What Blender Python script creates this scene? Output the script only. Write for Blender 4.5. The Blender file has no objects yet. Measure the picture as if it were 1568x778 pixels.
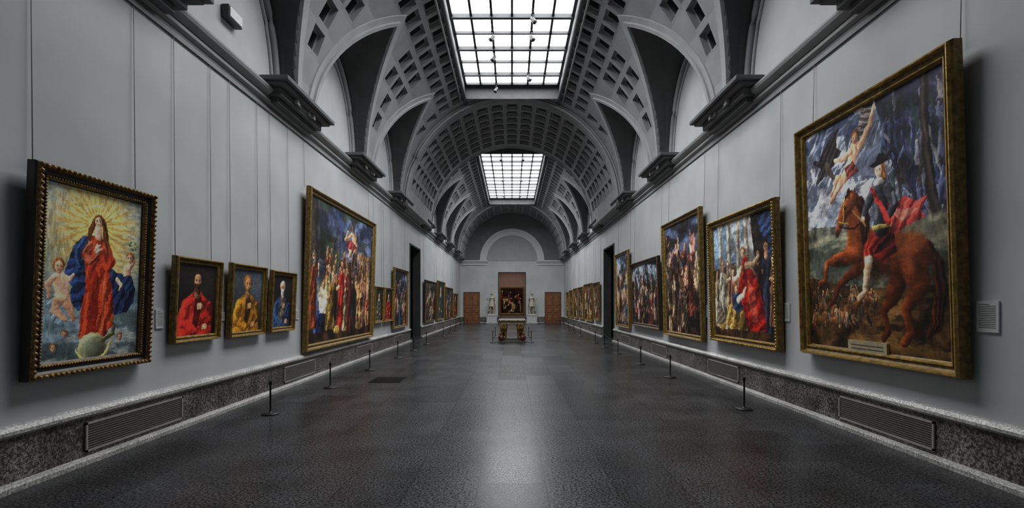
import bpy, bmesh, math, numpy as np
from mathutils import Vector, Matrix
sc=bpy.context.scene
try:
    sc.view_settings.view_transform='Standard'; sc.view_settings.look='None'
except Exception as e: print(e)

W=4.5; H=1.665; F=750.0; CX=783.0; CY=465.0; ZS=5.5; YEND=42.5; YBACK=-4.0
R=4.2; RB=4.05
# ------------------------------------------------------------------ materials
def nmat(name):
    m=bpy.data.materials.new(name); m.use_nodes=True
    nt=m.node_tree; b=nt.nodes['Principled BSDF']
    return m,nt,b
def mat(name,c,rough=0.6,metal=0.0,var=0.15,scale=8.0,bump=0.0,detail=6,c2=None,spec=0.5,coord='Object',stretch=None):
    m,nt,b=nmat(name)
    tc=nt.nodes.new('ShaderNodeTexCoord'); n=nt.nodes.new('ShaderNodeTexNoise')
    n.inputs['Scale'].default_value=scale; n.inputs['Detail'].default_value=detail
    src=tc.outputs[coord]
    if stretch:
        mp=nt.nodes.new('ShaderNodeMapping'); mp.inputs['Scale'].default_value=stretch
        nt.links.new(src,mp.inputs['Vector']); src=mp.outputs['Vector']
    nt.links.new(src,n.inputs['Vector'])
    r=nt.nodes.new('ShaderNodeValToRGB')
    a=[x*(1-var) for x in c]; bb=[min(1,x*(1+var)) for x in c] if c2 is None else c2
    r.color_ramp.elements[0].position=0.32; r.color_ramp.elements[1].position=0.68
    r.color_ramp.elements[0].color=(*a,1); r.color_ramp.elements[1].color=(*bb,1)
    nt.links.new(n.outputs['Fac'],r.inputs['Fac']); nt.links.new(r.outputs['Color'],b.inputs['Base Color'])
    b.inputs['Roughness'].default_value=rough; b.inputs['Metallic'].default_value=metal
    b.inputs['Specular IOR Level'].default_value=spec
    if bump>0:
        bp=nt.nodes.new('ShaderNodeBump'); bp.inputs['Strength'].default_value=bump; bp.inputs['Distance'].default_value=0.02
        nt.links.new(n.outputs['Fac'],bp.inputs['Height']); nt.links.new(bp.outputs['Normal'],b.inputs['Normal'])
    return m
M_wall=mat('wall_plaster',(0.525,0.54,0.55),0.75,var=0.09,scale=0.9,bump=0.03)
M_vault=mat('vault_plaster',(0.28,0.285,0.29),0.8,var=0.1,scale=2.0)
M_cback=mat('coffer_back_shaded',(0.07,0.072,0.075),0.85,var=0.1,scale=3)  # darker than the vault: occlusion shade of the coffers put into the colour
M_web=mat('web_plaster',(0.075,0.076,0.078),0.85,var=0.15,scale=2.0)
M_rib=mat('rib_plaster',(0.36,0.365,0.37),0.75,var=0.08,scale=3)
M_lun=mat('lunette_plaster',(0.52,0.53,0.54),0.8,var=0.05,scale=2.0)
M_trim=mat('trim_plaster',(0.34,0.344,0.348),0.7,var=0.08,scale=3.0)
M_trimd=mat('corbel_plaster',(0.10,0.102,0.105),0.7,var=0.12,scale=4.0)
M_gold=mat('gilt_frame',(0.42,0.27,0.065),0.36,metal=0.5,var=0.5,scale=14,bump=0.4)
M_dgold=mat('dark_gilt_frame',(0.16,0.095,0.035),0.4,metal=0.4,var=0.6,scale=22,bump=0.5)
M_black=mat('black_metal',(0.012,0.012,0.013),0.4,var=0.2)
M_ebony=mat('ebony_wood',(0.02,0.014,0.01),0.4,var=0.3)
M_wood=mat('door_wood',(0.24,0.095,0.035),0.45,var=0.35,scale=5,stretch=(4,4,0.6))
M_mull=mat('mullion_metal',(0.03,0.031,0.033),0.5,var=0.1)
M_marble=mat('cream_marble',(0.55,0.52,0.43),0.5,var=0.2,scale=6)
M_bronze=mat('statue_marble',(0.50,0.47,0.38),0.45,var=0.3,scale=9)
M_pede=mat('pedestal_stone',(0.5,0.51,0.52),0.6,var=0.12,scale=6)
M_label=mat('label_card',(0.70,0.71,0.71),0.7,var=0.03)
M_ink=mat('label_ink',(0.08,0.08,0.08),0.8,var=0.05)
M_back=mat('warm_plaster',(0.34,0.24,0.2),0.8,var=0.08,scale=2)
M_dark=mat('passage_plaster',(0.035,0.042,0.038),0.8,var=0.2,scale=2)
M_lion=mat('gilt_bronze',(0.34,0.21,0.06),0.38,metal=0.7,var=0.4,scale=10)
M_ball=mat('red_marble',(0.11,0.035,0.022),0.25,var=0.4,scale=12)
M_slab=mat('inlaid_stone',(0.05,0.05,0.045),0.4,var=0.8,scale=18,c2=(0.26,0.25,0.20))
M_wire=mat('wire_steel',(0.24,0.24,0.25),0.5,var=0.1)
M_white=mat('white_plastic',(0.7,0.7,0.7),0.5,var=0.04)
M_plaque=mat('brass_plaque',(0.50,0.44,0.27),0.4,metal=0.2,var=0.2,scale=20)

def granite(name,dark,light,rough,speck=70.0,blotch=1.2,blotch_amt=0.5,lo=.42,hi=.62):
    m,nt,b=nmat(name); L=nt.links
    tc=nt.nodes.new('ShaderNodeTexCoord')
    n=nt.nodes.new('ShaderNodeTexNoise'); n.inputs['Scale'].default_value=speck; n.inputs['Detail'].default_value=4; n.inputs['Roughness'].default_value=0.8
    L.new(tc.outputs['Object'],n.inputs['Vector'])
    r=nt.nodes.new('ShaderNodeValToRGB'); r.color_ramp.elements[0].position=lo; r.color_ramp.elements[1].position=hi
    r.color_ramp.elements[0].color=(*dark,1); r.color_ramp.elements[1].color=(*light,1)
    L.new(n.outputs['Fac'],r.inputs['Fac'])
    n2=nt.nodes.new('ShaderNodeTexNoise'); n2.inputs['Scale'].default_value=blotch; n2.inputs['Detail'].default_value=8
    L.new(tc.outputs['Object'],n2.inputs['Vector'])
    mr=nt.nodes.new('ShaderNodeMapRange'); mr.inputs['From Min'].default_value=0.3; mr.inputs['From Max'].default_value=0.7
    mr.inputs['To Min'].default_value=1-blotch_amt; mr.inputs['To Max'].default_value=1+blotch_amt
    L.new(n2.outputs['Fac'],mr.inputs['Value'])
    mx=nt.nodes.new('ShaderNodeVectorMath'); mx.operation='SCALE'
    L.new(r.outputs['Color'],mx.inputs[0]); L.new(mr.outputs['Result'],mx.inputs['Scale'])
    L.new(mx.outputs['Vector'],b.inputs['Base Color']); b.inputs['Roughness'].default_value=rough
    return m,nt,b,mx,tc,n2,n
M_gran=granite('granite_dado',(0.035,0.033,0.032),(0.30,0.275,0.26),0.35,36,2.2,.5,.44,.62)[0]
M_cap=granite('granite_cap_toplit',(0.20,0.195,0.19),(0.75,0.74,0.72),0.35,48,2.0,0.25,.4,.6)[0]  # pale cap and curb stone, with light from above put into its colour
# floor
M_floor,nt,b,mx,tc,n2,n1=granite('floor_granite',(0.004,0.0042,0.005),(0.10,0.103,0.11),0.27,44,1.5,0.5,.45,.64)
L=nt.links
br=nt.nodes.new('ShaderNodeTexBrick'); mp=nt.nodes.new('ShaderNodeMapping')
mp.inputs['Rotation'].default_value=(0,0,math.radians(90)); mp.inputs['Location'].default_value=(0.2,0.31+6.2,0)
L.new(tc.outputs['Object'],mp.inputs['Vector']); L.new(mp.outputs['Vector'],br.inputs['Vector'])
br.offset=0.5; br.offset_frequency=2; br.squash=1.0
br.inputs['Scale'].default_value=1.0; br.inputs['Brick Width'].default_value=1.24; br.inputs['Row Height'].default_value=0.62
br.inputs['Mortar Size'].default_value=0.005; br.inputs['Mortar Smooth'].default_value=0.0; br.inputs['Bias'].default_value=-0.15
br.inputs['Color1'].default_value=(0.75,0.75,0.75,1); br.inputs['Color2'].default_value=(1.35,1.35,1.35,1); br.inputs['Mortar'].default_value=(0.2,0.2,0.2,1)
mm=nt.nodes.new('ShaderNodeVectorMath'); mm.operation='MULTIPLY'
L.new(mx.outputs['Vector'],mm.inputs[0]); L.new(br.outputs['Color'],mm.inputs[1]); L.new(mm.outputs['Vector'],b.inputs['Base Color'])
sr=nt.nodes.new('ShaderNodeMapRange'); sr.inputs['From Min'].default_value=0.7; sr.inputs['From Max'].default_value=1.4
sr.inputs['To Min'].default_value=0.255; sr.inputs['To Max'].default_value=0.30
L.new(br.outputs['Color'],sr.inputs['Value'])
s2=nt.nodes.new('ShaderNodeMapRange'); s2.inputs['From Min'].default_value=0.35; s2.inputs['From Max'].default_value=0.65
s2.inputs['To Min'].default_value=-0.08; s2.inputs['To Max'].default_value=0.14
L.new(n1.outputs['Fac'],s2.inputs['Value'])
ad=nt.nodes.new('ShaderNodeMath'); ad.operation='ADD'; L.new(sr.outputs['Result'],ad.inputs[0]); L.new(s2.outputs['Result'],ad.inputs[1]); L.new(ad.outputs[0],b.inputs['Roughness'])
sp=nt.nodes.new('ShaderNodeMapRange'); sp.inputs['From Min'].default_value=0.4; sp.inputs['From Max'].default_value=0.62
sp.inputs['To Min'].default_value=0.15; sp.inputs['To Max'].default_value=0.55
L.new(n1.outputs['Fac'],sp.inputs['Value']); L.new(sp.outputs['Result'],b.inputs['Specular IOR Level'])
iv=nt.nodes.new('ShaderNodeMath'); iv.operation='SUBTRACT'; iv.inputs[0].default_value=1.0; L.new(br.outputs['Fac'],iv.inputs[1])
bp=nt.nodes.new('ShaderNodeBump'); bp.inputs['Strength'].default_value=.3; bp.inputs['Distance'].default_value=.003; L.new(iv.outputs[0],bp.inputs['Height']); L.new(bp.outputs['Normal'],b.inputs['Normal'])

def emat(name,c,s):
    m=bpy.data.materials.new(name); m.use_nodes=True; nt=m.node_tree; nt.nodes.clear()
    o=nt.nodes.new('ShaderNodeOutputMaterial'); e=nt.nodes.new('ShaderNodeEmission')
    tc=nt.nodes.new('ShaderNodeTexCoord'); n=nt.nodes.new('ShaderNodeTexNoise'); n.inputs['Scale'].default_value=0.8
    mr=nt.nodes.new('ShaderNodeMapRange'); mr.inputs['To Min'].default_value=s*0.85; mr.inputs['To Max'].default_value=s*1.15
    nt.links.new(tc.outputs['Object'],n.inputs['Vector']); nt.links.new(n.outputs['Fac'],mr.inputs['Value'])
    nt.links.new(mr.outputs['Result'],e.inputs['Strength'])
    e.inputs['Color'].default_value=(*c,1); nt.links.new(e.outputs[0],o.inputs[0]); return m
M_sky=emat('diffusing_skylight_glass',(0.975,0.99,1.0),11.5)

# ------------------------------------------------------------------ mesh helpers
def link(o):
    sc.collection.objects.link(o); return o
def empty(name,loc=(0,0,0)):
    o=bpy.data.objects.new(name,None); o.location=loc; o.empty_display_size=0.1; return link(o)
class MB:
    def __init__(s): s.v=[]; s.f=[]; s.m=[]; s.sm=[]
    def add(s,vs,fs,mi=0,smooth=False):
        o=len(s.v); s.v+=[tuple(p) for p in vs]
        for f in fs: s.f.append([i+o for i in f]); s.m.append(mi); s.sm.append(smooth)
    def quad(s,a,b,c,d,mi=0): s.add([a,b,c,d],[(0,1,2,3)],mi)
    def box(s,x0,x1,y0,y1,z0,z1,mi=0):
        s.add([(x0,y0,z0),(x1,y0,z0),(x1,y1,z0),(x0,y1,z0),(x0,y0,z1),(x1,y0,z1),(x1,y1,z1),(x0,y1,z1)],
          [(0,3,2,1),(4,5,6,7),(0,1,5,4),(1,2,6,5),(2,3,7,6),(3,0,4,7)],mi)
    def tube(s,pts,r,n=8,mi=0,closed=False,cap=True):
        pts=[Vector(p) for p in pts]; N=len(pts); rings=[]
        for i,p in enumerate(pts):
            if closed: t=pts[(i+1)%N]-pts[i-1]
            else: t=pts[min(i+1,N-1)]-pts[max(i-1,0)]
            t.normalize(); up=Vector((0,0,1)) if abs(t.z)<0.9 else Vector((1,0,0))
            a=t.cross(up).normalized(); c=a.cross(t)
            rad=r[i] if isinstance(r,(list,tuple)) else r
            rings.append([p+a*rad*math.cos(2*math.pi*k/n)+c*rad*math.sin(2*math.pi*k/n) for k in range(n)])
        vs=[q for rg in rings for q in rg]; fs=[]
        for i in range(N if closed else N-1):
            j=(i+1)%N
            for k in range(n): fs.append((i*n+k,i*n+(k+1)%n,j*n+(k+1)%n,j*n+k))
        if cap and not closed: fs.append(tuple(range(n))[::-1]); fs.append(tuple((N-1)*n+k for k in range(n)))
        s.add(vs,fs,mi,True)
    def lathe(s,prof,cx=0,cy=0,cz=0,n=20,mi=0,sy=1.0):
        vs=[];fs=[]
        for (r,z) in prof:
            for k in range(n):
                a=2*math.pi*k/n; vs.append((cx+r*math.cos(a),cy+sy*r*math.sin(a),cz+z))
        for i in range(len(prof)-1):
            for k in range(n): fs.append((i*n+k,i*n+(k+1)%n,(i+1)*n+(k+1)%n,(i+1)*n+k))
        fs.append(tuple(range(n))[::-1]); fs.append(tuple((len(prof)-1)*n+k for k in range(n)))
        s.add(vs,fs,mi,True)
    def sphere(s,c,r,n=10,mi=0,sc3=(1,1,1)):
        prof=[(r*math.sin(math.pi*i/n)+1e-5,-r*math.cos(math.pi*i/n)) for i in range(n+1)]
        vs=[];fs=[];k2=2*n
        for (q,z) in prof:
            for k in range(k2):
                a=2*math.pi*k/k2; vs.append((c[0]+sc3[0]*q*math.cos(a),c[1]+sc3[1]*q*math.sin(a),c[2]+sc3[2]*z))
        for i in range(n):
            for k in range(k2): fs.append((i*k2+k,i*k2+(k+1)%k2,(i+1)*k2+(k+1)%k2,(i+1)*k2+k))
        s.add(vs,fs,mi,True)
    def obj(s,name,mats,parent=None,loc=None,rot=None,bevel=0):
        me=bpy.data.meshes.new(name); me.from_pydata(s.v,[],s.f)
        for m in (mats if isinstance(mats,(list,tuple)) else [mats]): me.materials.append(m)
        me.polygons.foreach_set('material_index',s.m); me.polygons.foreach_set('use_smooth',s.sm); me.update()
        o=bpy.data.objects.new(name,me); link(o)
        if loc: o.location=loc
        if rot: o.rotation_euler=rot
        if parent: o.parent=parent
        if bevel:
            b=o.modifiers.new('bev','BEVEL'); b.width=bevel; b.segments=2; b.limit_method='ANGLE'
        return o

# ------------------------------------------------------------------ shell
DO=(21.5,23.95,4.33)  # side doorway
m=MB(); m.box(-8,8,YBACK-0.3,50.5,-0.2,0.0); m.obj('floor',M_floor)
for sd,nm in ((-1,'wall_left'),(1,'wall_right')):
    m=MB()
    def bx(y0,y1,z0,z1,mi=0):
        a,b2=sorted((sd*W,sd*(W+0.35))); m.box(a,b2,y0,y1,z0,z1,mi)
    bx(YBACK,DO[0],0,5.55); bx(DO[1],YEND,0,5.55); bx(DO[0],DO[1],DO[2],5.55)
    bx(YBACK,YEND,5.55,8.4,1)
    m.obj(nm,[M_wall,M_lun])
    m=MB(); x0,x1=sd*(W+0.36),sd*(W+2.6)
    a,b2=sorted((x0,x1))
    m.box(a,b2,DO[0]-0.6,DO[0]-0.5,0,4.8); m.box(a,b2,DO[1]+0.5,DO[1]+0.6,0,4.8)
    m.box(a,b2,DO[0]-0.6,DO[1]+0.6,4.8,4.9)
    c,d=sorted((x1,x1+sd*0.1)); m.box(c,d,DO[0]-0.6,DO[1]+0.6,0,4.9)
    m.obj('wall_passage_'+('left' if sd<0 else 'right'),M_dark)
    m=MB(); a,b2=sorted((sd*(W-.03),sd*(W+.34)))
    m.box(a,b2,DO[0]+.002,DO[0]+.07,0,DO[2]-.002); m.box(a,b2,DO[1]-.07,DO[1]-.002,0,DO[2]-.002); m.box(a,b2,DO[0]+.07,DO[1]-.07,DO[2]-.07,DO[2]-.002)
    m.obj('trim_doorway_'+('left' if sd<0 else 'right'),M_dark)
m=MB(); m.box(-W-0.35,W+0.35,YBACK-0.3,YBACK,0,10.2); m.obj('wall_back',M_wall)
m=MB(); OW,OH=1.13,4.33
m.box(-W-0.35,-OW,YEND,YEND+0.4,0,5.4); m.box(OW,W+0.35,YEND,YEND+0.4,0,5.4); m.box(-OW,OW,YEND,YEND+0.4,OH,5.4)
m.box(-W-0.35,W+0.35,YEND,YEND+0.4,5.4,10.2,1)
n=40
for i in range(n):
    A=math.pi*i/n;B=math.pi*(i+1)/n
    m.add([(0,YEND-.02,5.35),(2.3*math.cos(A),YEND-.02,5.35+2.3*math.sin(A)),(2.3*math.cos(B),YEND-.02,5.35+2.3*math.sin(B))],[(0,1,2)],2)
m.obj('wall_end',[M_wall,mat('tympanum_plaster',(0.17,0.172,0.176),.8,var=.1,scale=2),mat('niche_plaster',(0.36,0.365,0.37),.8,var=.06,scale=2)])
m=MB()
def arcbox(m,r0,r1,y0,y1,zc,n=40,mi=0,a0=0,a1=math.pi):
    for i in range(n):
        A=a0+(a1-a0)*i/n;B=a0+(a1-a0)*(i+1)/n
        p=lambda r,a,y:(r*math.cos(a),y,zc+r*math.sin(a))
        m.quad(p(r0,A,y0),p(r1,A,y0),p(r1,B,y0),p(r0,B,y0),mi)
        m.quad(p(r0,A,y0),p(r0,B,y0),p(r0,B,y1),p(r0,A,y1),mi)
        m.quad(p(r1,A,y0),p(r1,A,y1),p(r1,B,y1),p(r1,B,y0),mi)
arcbox(m,2.22,2.72,YEND-0.12,YEND,5.35); arcbox(m,2.58,2.80,YEND-0.18,YEND,5.35)
for sd in (-1,1):
    for (z0,z1,d,xa) in ((5.0,5.2,0.08,2.2),(5.2,5.3,0.16,2.15),(5.3,5.42,0.24,2.1)):
        a,b2=sorted((sd*xa,sd*W)); m.box(a,b2,YEND-d,YEND,z0,z1)
m.obj('trim_end_arch',mat('end_trim',(0.6,0.61,0.62),0.7,var=0.06))
m=MB()
for sd in (-1,1):
    a,b2=sorted((sd*OW,sd*(OW+0.07))); m.box(a,b2,YEND-0.05,YEND,0,OH+0.07)
m.box(-OW,OW,YEND-0.05,YEND,OH,OH+0.07); m.obj('trim_doorway_end',M_ebony)
m=MB()
m.box(-3.1,-3.0,YEND+0.41,49.0,0,5.2); m.box(3.0,3.1,YEND+0.41,49,0,5.2); m.box(-3.1,3.1,49,49.1,0,5.2); m.box(-3.1,3.1,YEND+0.41,49.1,5.2,5.3)
m.obj('wall_far_room',M_back)

# baseboards
prof=[(0.0,0.575),(0.05,0.565),(0.085,0.53),(0.085,0.50),(0.05,0.475),(0.045,0.47),(0.045,0.075),(0.045,0.07),(0.11,0.06),(0.12,0.045),(0.12,0.0)]
pm=[1,1,1,1,1,0,0,1,1,1]
def baseboard(name,sd,segs):
    m=MB()
    for (y0,y1) in segs:
        P=lambda i,y:(sd*(W-prof[i][0]),y,prof[i][1])
        for i in range(len(prof)-1):
            m.quad(P(i,y0),P(i+1,y0),P(i+1,y1),P(i,y1),pm[i])
        for y in (y0,y1):
            m.add([P(i,y) for i in range(len(prof))]+[(sd*W,y,0)],[tuple(range(len(prof)+1))],0)
    m.obj(name,[M_gran,M_cap])
baseboard('baseboard_left',-1,[(YBACK,DO[0]),(DO[1],YEND)]); baseboard('baseboard_right',1,[(YBACK,DO[0]),(DO[1],YEND)])
m=MB()
for (a,b2) in ((-4.45,-4.2),(-2.78,-OW-0.08),(OW+0.08,2.83),(4.25,4.45)):
    m.box(a,b2,YEND-0.05,YEND,0.06,0.5,0); m.box(a,b2,YEND-0.08,YEND,0.5,0.57,1); m.box(a,b2,YEND-0.1,YEND,0,0.06,1)
m.obj('baseboard_end',[M_gran,M_cap])
M_grf=mat('grille_frame',(0.46,0.44,0.42),0.4,metal=0.3,var=0.12,scale=20)
M_grs=mat('grille_slat',(0.22,0.21,0.20),0.45,metal=0.3,var=0.12,scale=20)
def grille(sd,yc,L_=1.5):
    m=MB(); z0,z1=0.115,0.42; X=W-0.046
    def bx(d0,d1,y0,y1,za,zb,mi):
        a,b2=sorted((sd*(X-d0),sd*(X-d1))); m.box(a,b2,y0,y1,za,zb,mi)
    y0,y1=yc-L_/2,yc+L_/2
    bx(0,0.004,y0,y1,z0,z1,1)
    bx(0.004,0.022,y0,y1,z0,z0+0.022,0); bx(0.004,0.022,y0,y1,z1-0.022,z1,0); bx(0.004,0.022,y0,y0+0.022,z0,z1,0); bx(0.004,0.022,y1-0.022,y1,z0,z1,0)
    k=10
    for i in range(k):
        z=z0+0.04+i*(z1-z0-0.08)/(k-1); bx(0.004,0.016,y0+0.022,y1-0.022,z-0.0065,z+0.0065,2)
    m.obj('vent_grille',[M_grf,M_black,M_grs])
for i in range(8):
    y=5.85+i*4.45
    if 20<y<25.5: continue
    if y<41: grille(-1,y); grille(1,y+0.05)
m=MB(); m.box(-3.05,-2.35,10.3,11.05,0.0,0.006,1)
for i in range(18): m.box(-3.03,-2.37,10.33+i*0.04,10.345+i*0.04,0.006,0.012,0)
m.obj('floor_vent',[M_black,M_black])

# ------------------------------------------------------------------ vault
PB=4.45; Y1A,Y1B=5.4,18.75; Y2A,Y2B=24.75,38.1
GA=1.80; ST=3.42; GP=1.8; AW=1.74; ZC=5.6; BH=2.5
V=MB()
def pt(side,s,y,d,Rr=R): 
    t=s/Rr; return (side*(Rr+d)*math.cos(t),y,ZS+(Rr+d)*math.sin(t))
def coffer(side,s0,s1,y0,y1,Rr):
    ins=[(0,0),(0.075,0),(0.085,0.12),(0.145,0.12),(0.155,0.24)]
    prev=None
    for j,(a,d) in enumerate(ins):
        c=[pt(side,s0+a,y0+a,d,Rr),pt(side,s1-a,y0+a,d,Rr),pt(side,s1-a,y1-a,d,Rr),pt(side,s0+a,y1-a,d,Rr)]
        if prev:
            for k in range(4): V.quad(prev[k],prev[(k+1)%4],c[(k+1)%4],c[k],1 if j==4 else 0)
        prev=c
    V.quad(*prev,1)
def groove(side,s0,s1,y0,y1,Rr):
    V.quad(pt(side,s0,y0,0,Rr),pt(side,s1,y0,0,Rr),pt(side,s1,y1,0,Rr),pt(side,s0,y1,0,Rr))
SKX=1.75
def section(y0,sk0,sk1,nb=3,P=PB):
    y1=y0+nb*P; cs=[y0+P*(i+0.5) for i in range(nb)]
    smax=R*math.acos(SKX/R); NR=8; ds=smax/NR; cw=P/7
    def sg(y):
        for c in cs:
            if abs(y-c)<GA-1e-6: return ST*(1-abs(y-c)/GA)**(1/GP)
        return 0.0
    edges=[y0]+[y0+cw*(k+0.5) for k in range(nb*7)]+[y1]
    for side in (-1,1):
        for j in range(len(edges)-1):
            ya,yb=edges[j],edges[j+1]
            full=abs((yb-ya)-cw)<1e-6
            ys=np.linspace(ya-0.2,yb+0.2,15); mg=max(sg(t) for t in ys)
            brk=sorted(set([ya,yb]+[ya+(yb-ya)*k/12 for k in range(1,12)]+[c+q for c in cs for q in(-GA,0,GA) if ya<c+q<yb]))
            for r in range(NR):
                s0,s1=r*ds,(r+1)*ds
                if full and s0>=mg+0.12 and r>0:
                    coffer(side,s0,s1,ya,yb,R); continue
                for a,b2 in zip(brk[:-1],brk[1:]):
                    e=1e-4
                    ga,gb=sg(a+e),sg(b2-e)
                    pa,pb=min(max(ga,s0),s1),min(max(gb,s0),s1)
                    if pa>=s1-1e-9 and pb>=s1-1e-9: continue
                    V.quad(pt(side,pa,a,0),pt(side,pb,b2,0),pt(side,s1,b2,0),pt(side,s1,a,0))
        for c in cs:
            K=32; prev=None; gl=[]
            for i in range(K+1):
                ph=math.pi*i/K; f=1-abs(1-2*i/K); sgn=1 if i<=K/2 else -1
                s=ST*f; dy=sgn*GA*(1-f**GP); gl.append((s,c+dy))
                a=(side*W,c+AW*math.cos(ph),ZC+BH*math.sin(ph)); g=pt(side,s,c+dy,0); mid=tuple((a[k]+g[k])/2+(0.06 if k==2 else 0) for k in range(3))
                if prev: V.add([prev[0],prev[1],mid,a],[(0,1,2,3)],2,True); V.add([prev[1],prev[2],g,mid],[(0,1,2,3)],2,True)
                prev=(a,mid,g)
            path=gl
            def off(w_):
                out=[]
                for i,(s,y) in enumerate(path):
                    p=path[max(i-1,0)];q=path[min(i+1,len(path)-1)]
                    ts,ty=q[0]-p[0],q[1]-p[1]; l=math.hypot(ts,ty) or 1
                    ns,ny=(-ty/l,ts/l)
                    if abs(y-c)<1e-6: ns,ny=1.35,0
                    elif ny*(y-c)<0: ns,ny=-ns,-ny
                    out.append((max(0,s+ns*w_),y+ny*w_))
                return out
            for (wa,wb,dd) in ((0,0.27,0.035),(0,0.10,0.08)):
                A=off(wa);B=off(wb)
                for i in range(len(path)-1):
                    p0=pt(side,*A[i],-dd);p1=pt(side,*A[i+1],-dd);q1=pt(side,*B[i+1],-dd);q0=pt(side,*B[i],-dd)
                    V.quad(p0,p1,q1,q0,3)
                    V.quad(q0,q1,pt(side,*B[i+1],0),pt(side,*B[i],0),3)
                    V.quad(p0,p1,pt(side,*A[i+1],0.02),pt(side,*A[i],0.02),3)
            for (k_,o_,tr) in ((.965,.04,.06),(.87,.02,.03)):
                V.tube([(side*(W-o_),c+AW*k_*math.cos(math.pi*i/36),ZC+BH*k_*math.sin(math.pi*i/36)) for i in range(37)],tr,6,3)
    for (a,b2) in ((y0,sk0),(sk1,y1)):
        t0=math.acos(SKX/R)
        for k in range(8):
            A=(t0+(math.pi-2*t0)*k/8)*R;B=(t0+(math.pi-2*t0)*(k+1)/8)*R
            V.quad(pt(1,A,a,0),pt(1,B,a,0),pt(1,B,b2,0),pt(1,A,b2,0))
    ze=ZS+math.sqrt(R*R-SKX*SKX); zt=9.85
    for sd in (-1,1): V.quad((sd*SKX,sk0,ze),(sd*SKX,sk1,ze),(sd*SKX,sk1,zt),(sd*SKX,sk0,zt),4)
    for y in (sk0,sk1): V.quad((-SKX,y,ze),(SKX,y,ze),(SKX,y,zt+0.0),(-SKX,y,zt+0.0),4)
    for sd in (-1,1):
        V.tube([(sd*(SKX+0.02),y0,ze-0.01),(sd*(SKX+0.02),y1,ze-0.01)],0.07,8,4)
        V.tube([(sd*(SKX+0.16),y0,ze-0.1),(sd*(SKX+0.16),y1,ze-0.1)],0.03,6,0)
def band(y0,y1,nrow,marg,coff=True):
    NS=21; L_=math.pi*RB; ds=L_/NS; cw=(y1-y0-2*marg)/nrow
    for r in range(NS):
        s0,s1=r*ds,(r+1)*ds
        for (a,b2) in ((y0,y0+marg),(y1-marg,y1)): groove(1,s0,s1,a,b2,RB)
        for j in range(nrow):
            a,b2=y0+marg+j*cw,y0+marg+(j+1)*cw
            if coff and 1<=r<=NS-2: coffer(1,s0,s1,a,b2,RB)
            else: groove(1,s0,s1,a,b2,RB)
    for sd in (-1,1):
        V.quad((sd*RB,y0,ZS),(sd*RB,y1,ZS),(sd*W,y1,ZS),(sd*W,y0,ZS),3)
def ring(y,r0,r1,mi=0):
    for i in range(48):
        A=math.pi*i/48;B=math.pi*(i+1)/48
        V.quad(*[(r*math.cos(a),y,ZS+r*math.sin(a)) for r,a in((r0,A),(r1,A),(r1,B),(r0,B))],mi)
def arctube(y,r,tr): V.tube([(r*math.cos(math.pi*i/48),y,ZS+r*math.sin(math.pi*i/48)) for i in range(49)],tr,8,0)
section(Y1A,5.8,18.3); section(Y2A,25.1,37.75)
band(YBACK,Y1A,12,0.3); band(Y1B,Y2A,7,0.55); band(Y2B,YEND,5,0.45)
for y,s in ((Y1A,1),(Y1B,-1),(Y2A,1),(Y2B,-1)):
    ring(y,RB,R+0.25); arctube(y,RB+0.01,0.05); arctube(y+s*0.01,RB+0.11,0.035); arctube(y-s*0.22,RB,0.03)
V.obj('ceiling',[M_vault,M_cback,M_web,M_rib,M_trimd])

def skylight(name,y0,y1):
    m=MB(); z=9.78; hw=1.73
    m.quad((-hw,y0,z+0.05),(-hw,y1,z+0.05),(hw,y1,z+0.05),(hw,y0,z+0.05),1)
    nc=6
    for i in range(nc+1):
        x=-hw+2*hw*i/nc; w_=0.06 if i in(0,nc) else 0.034
        m.box(x-w_,x+w_,y0,y1,z-0.05,z+0.03)
    nr=round((y1-y0)/0.9)
    for i in range(nr+1):
        y=y0+(y1-y0)*i/nr; w_=0.12 if i in(0,nr) else (0.05 if i%2 else 0.032)
        m.box(-hw,hw,y-w_,y+w_,z-(0.09 if i%2 else 0.05),z+0.03)
    return m.obj(name,[M_mull,M_sky])
skylight('window_1',5.95,18.15); skylight('window_2',25.25,37.6)
def spot(x,y,a):
    m=MB(); m.tube([(0,0,0.0),(0,0,-0.16)],0.012,6); m.box(-0.04,0.04,-0.04,0.04,-0.02,0.0)
    d=Vector((math.sin(a),-0.2,-0.9)).normalized(); c=Vector((0,0,-0.2))
    m.tube([c-d*0.09,c-d*0.07,c+d*0.08,c+d*0.11],[0.03,0.055,0.06,0.07],10)
    m.obj('ceiling_spotlight',M_black,loc=(x,y,9.69))
for (x,y,a) in ((-0.577,14.4,-0.7),(-0.577,15.6,-0.7),(0.577,13.5,0.7),(0.577,14.4,0.6),(-0.577,17.9,-0.5),(0.577,17.0,0.6),(-0.577,26.5,-.6),(0.577,26.5,.6),(-0.577,31,-.6),(0.577,31,.6),(-0.577,35.4,-.6),(0.577,35.4,.6)): spot(x,y,a)

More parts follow.
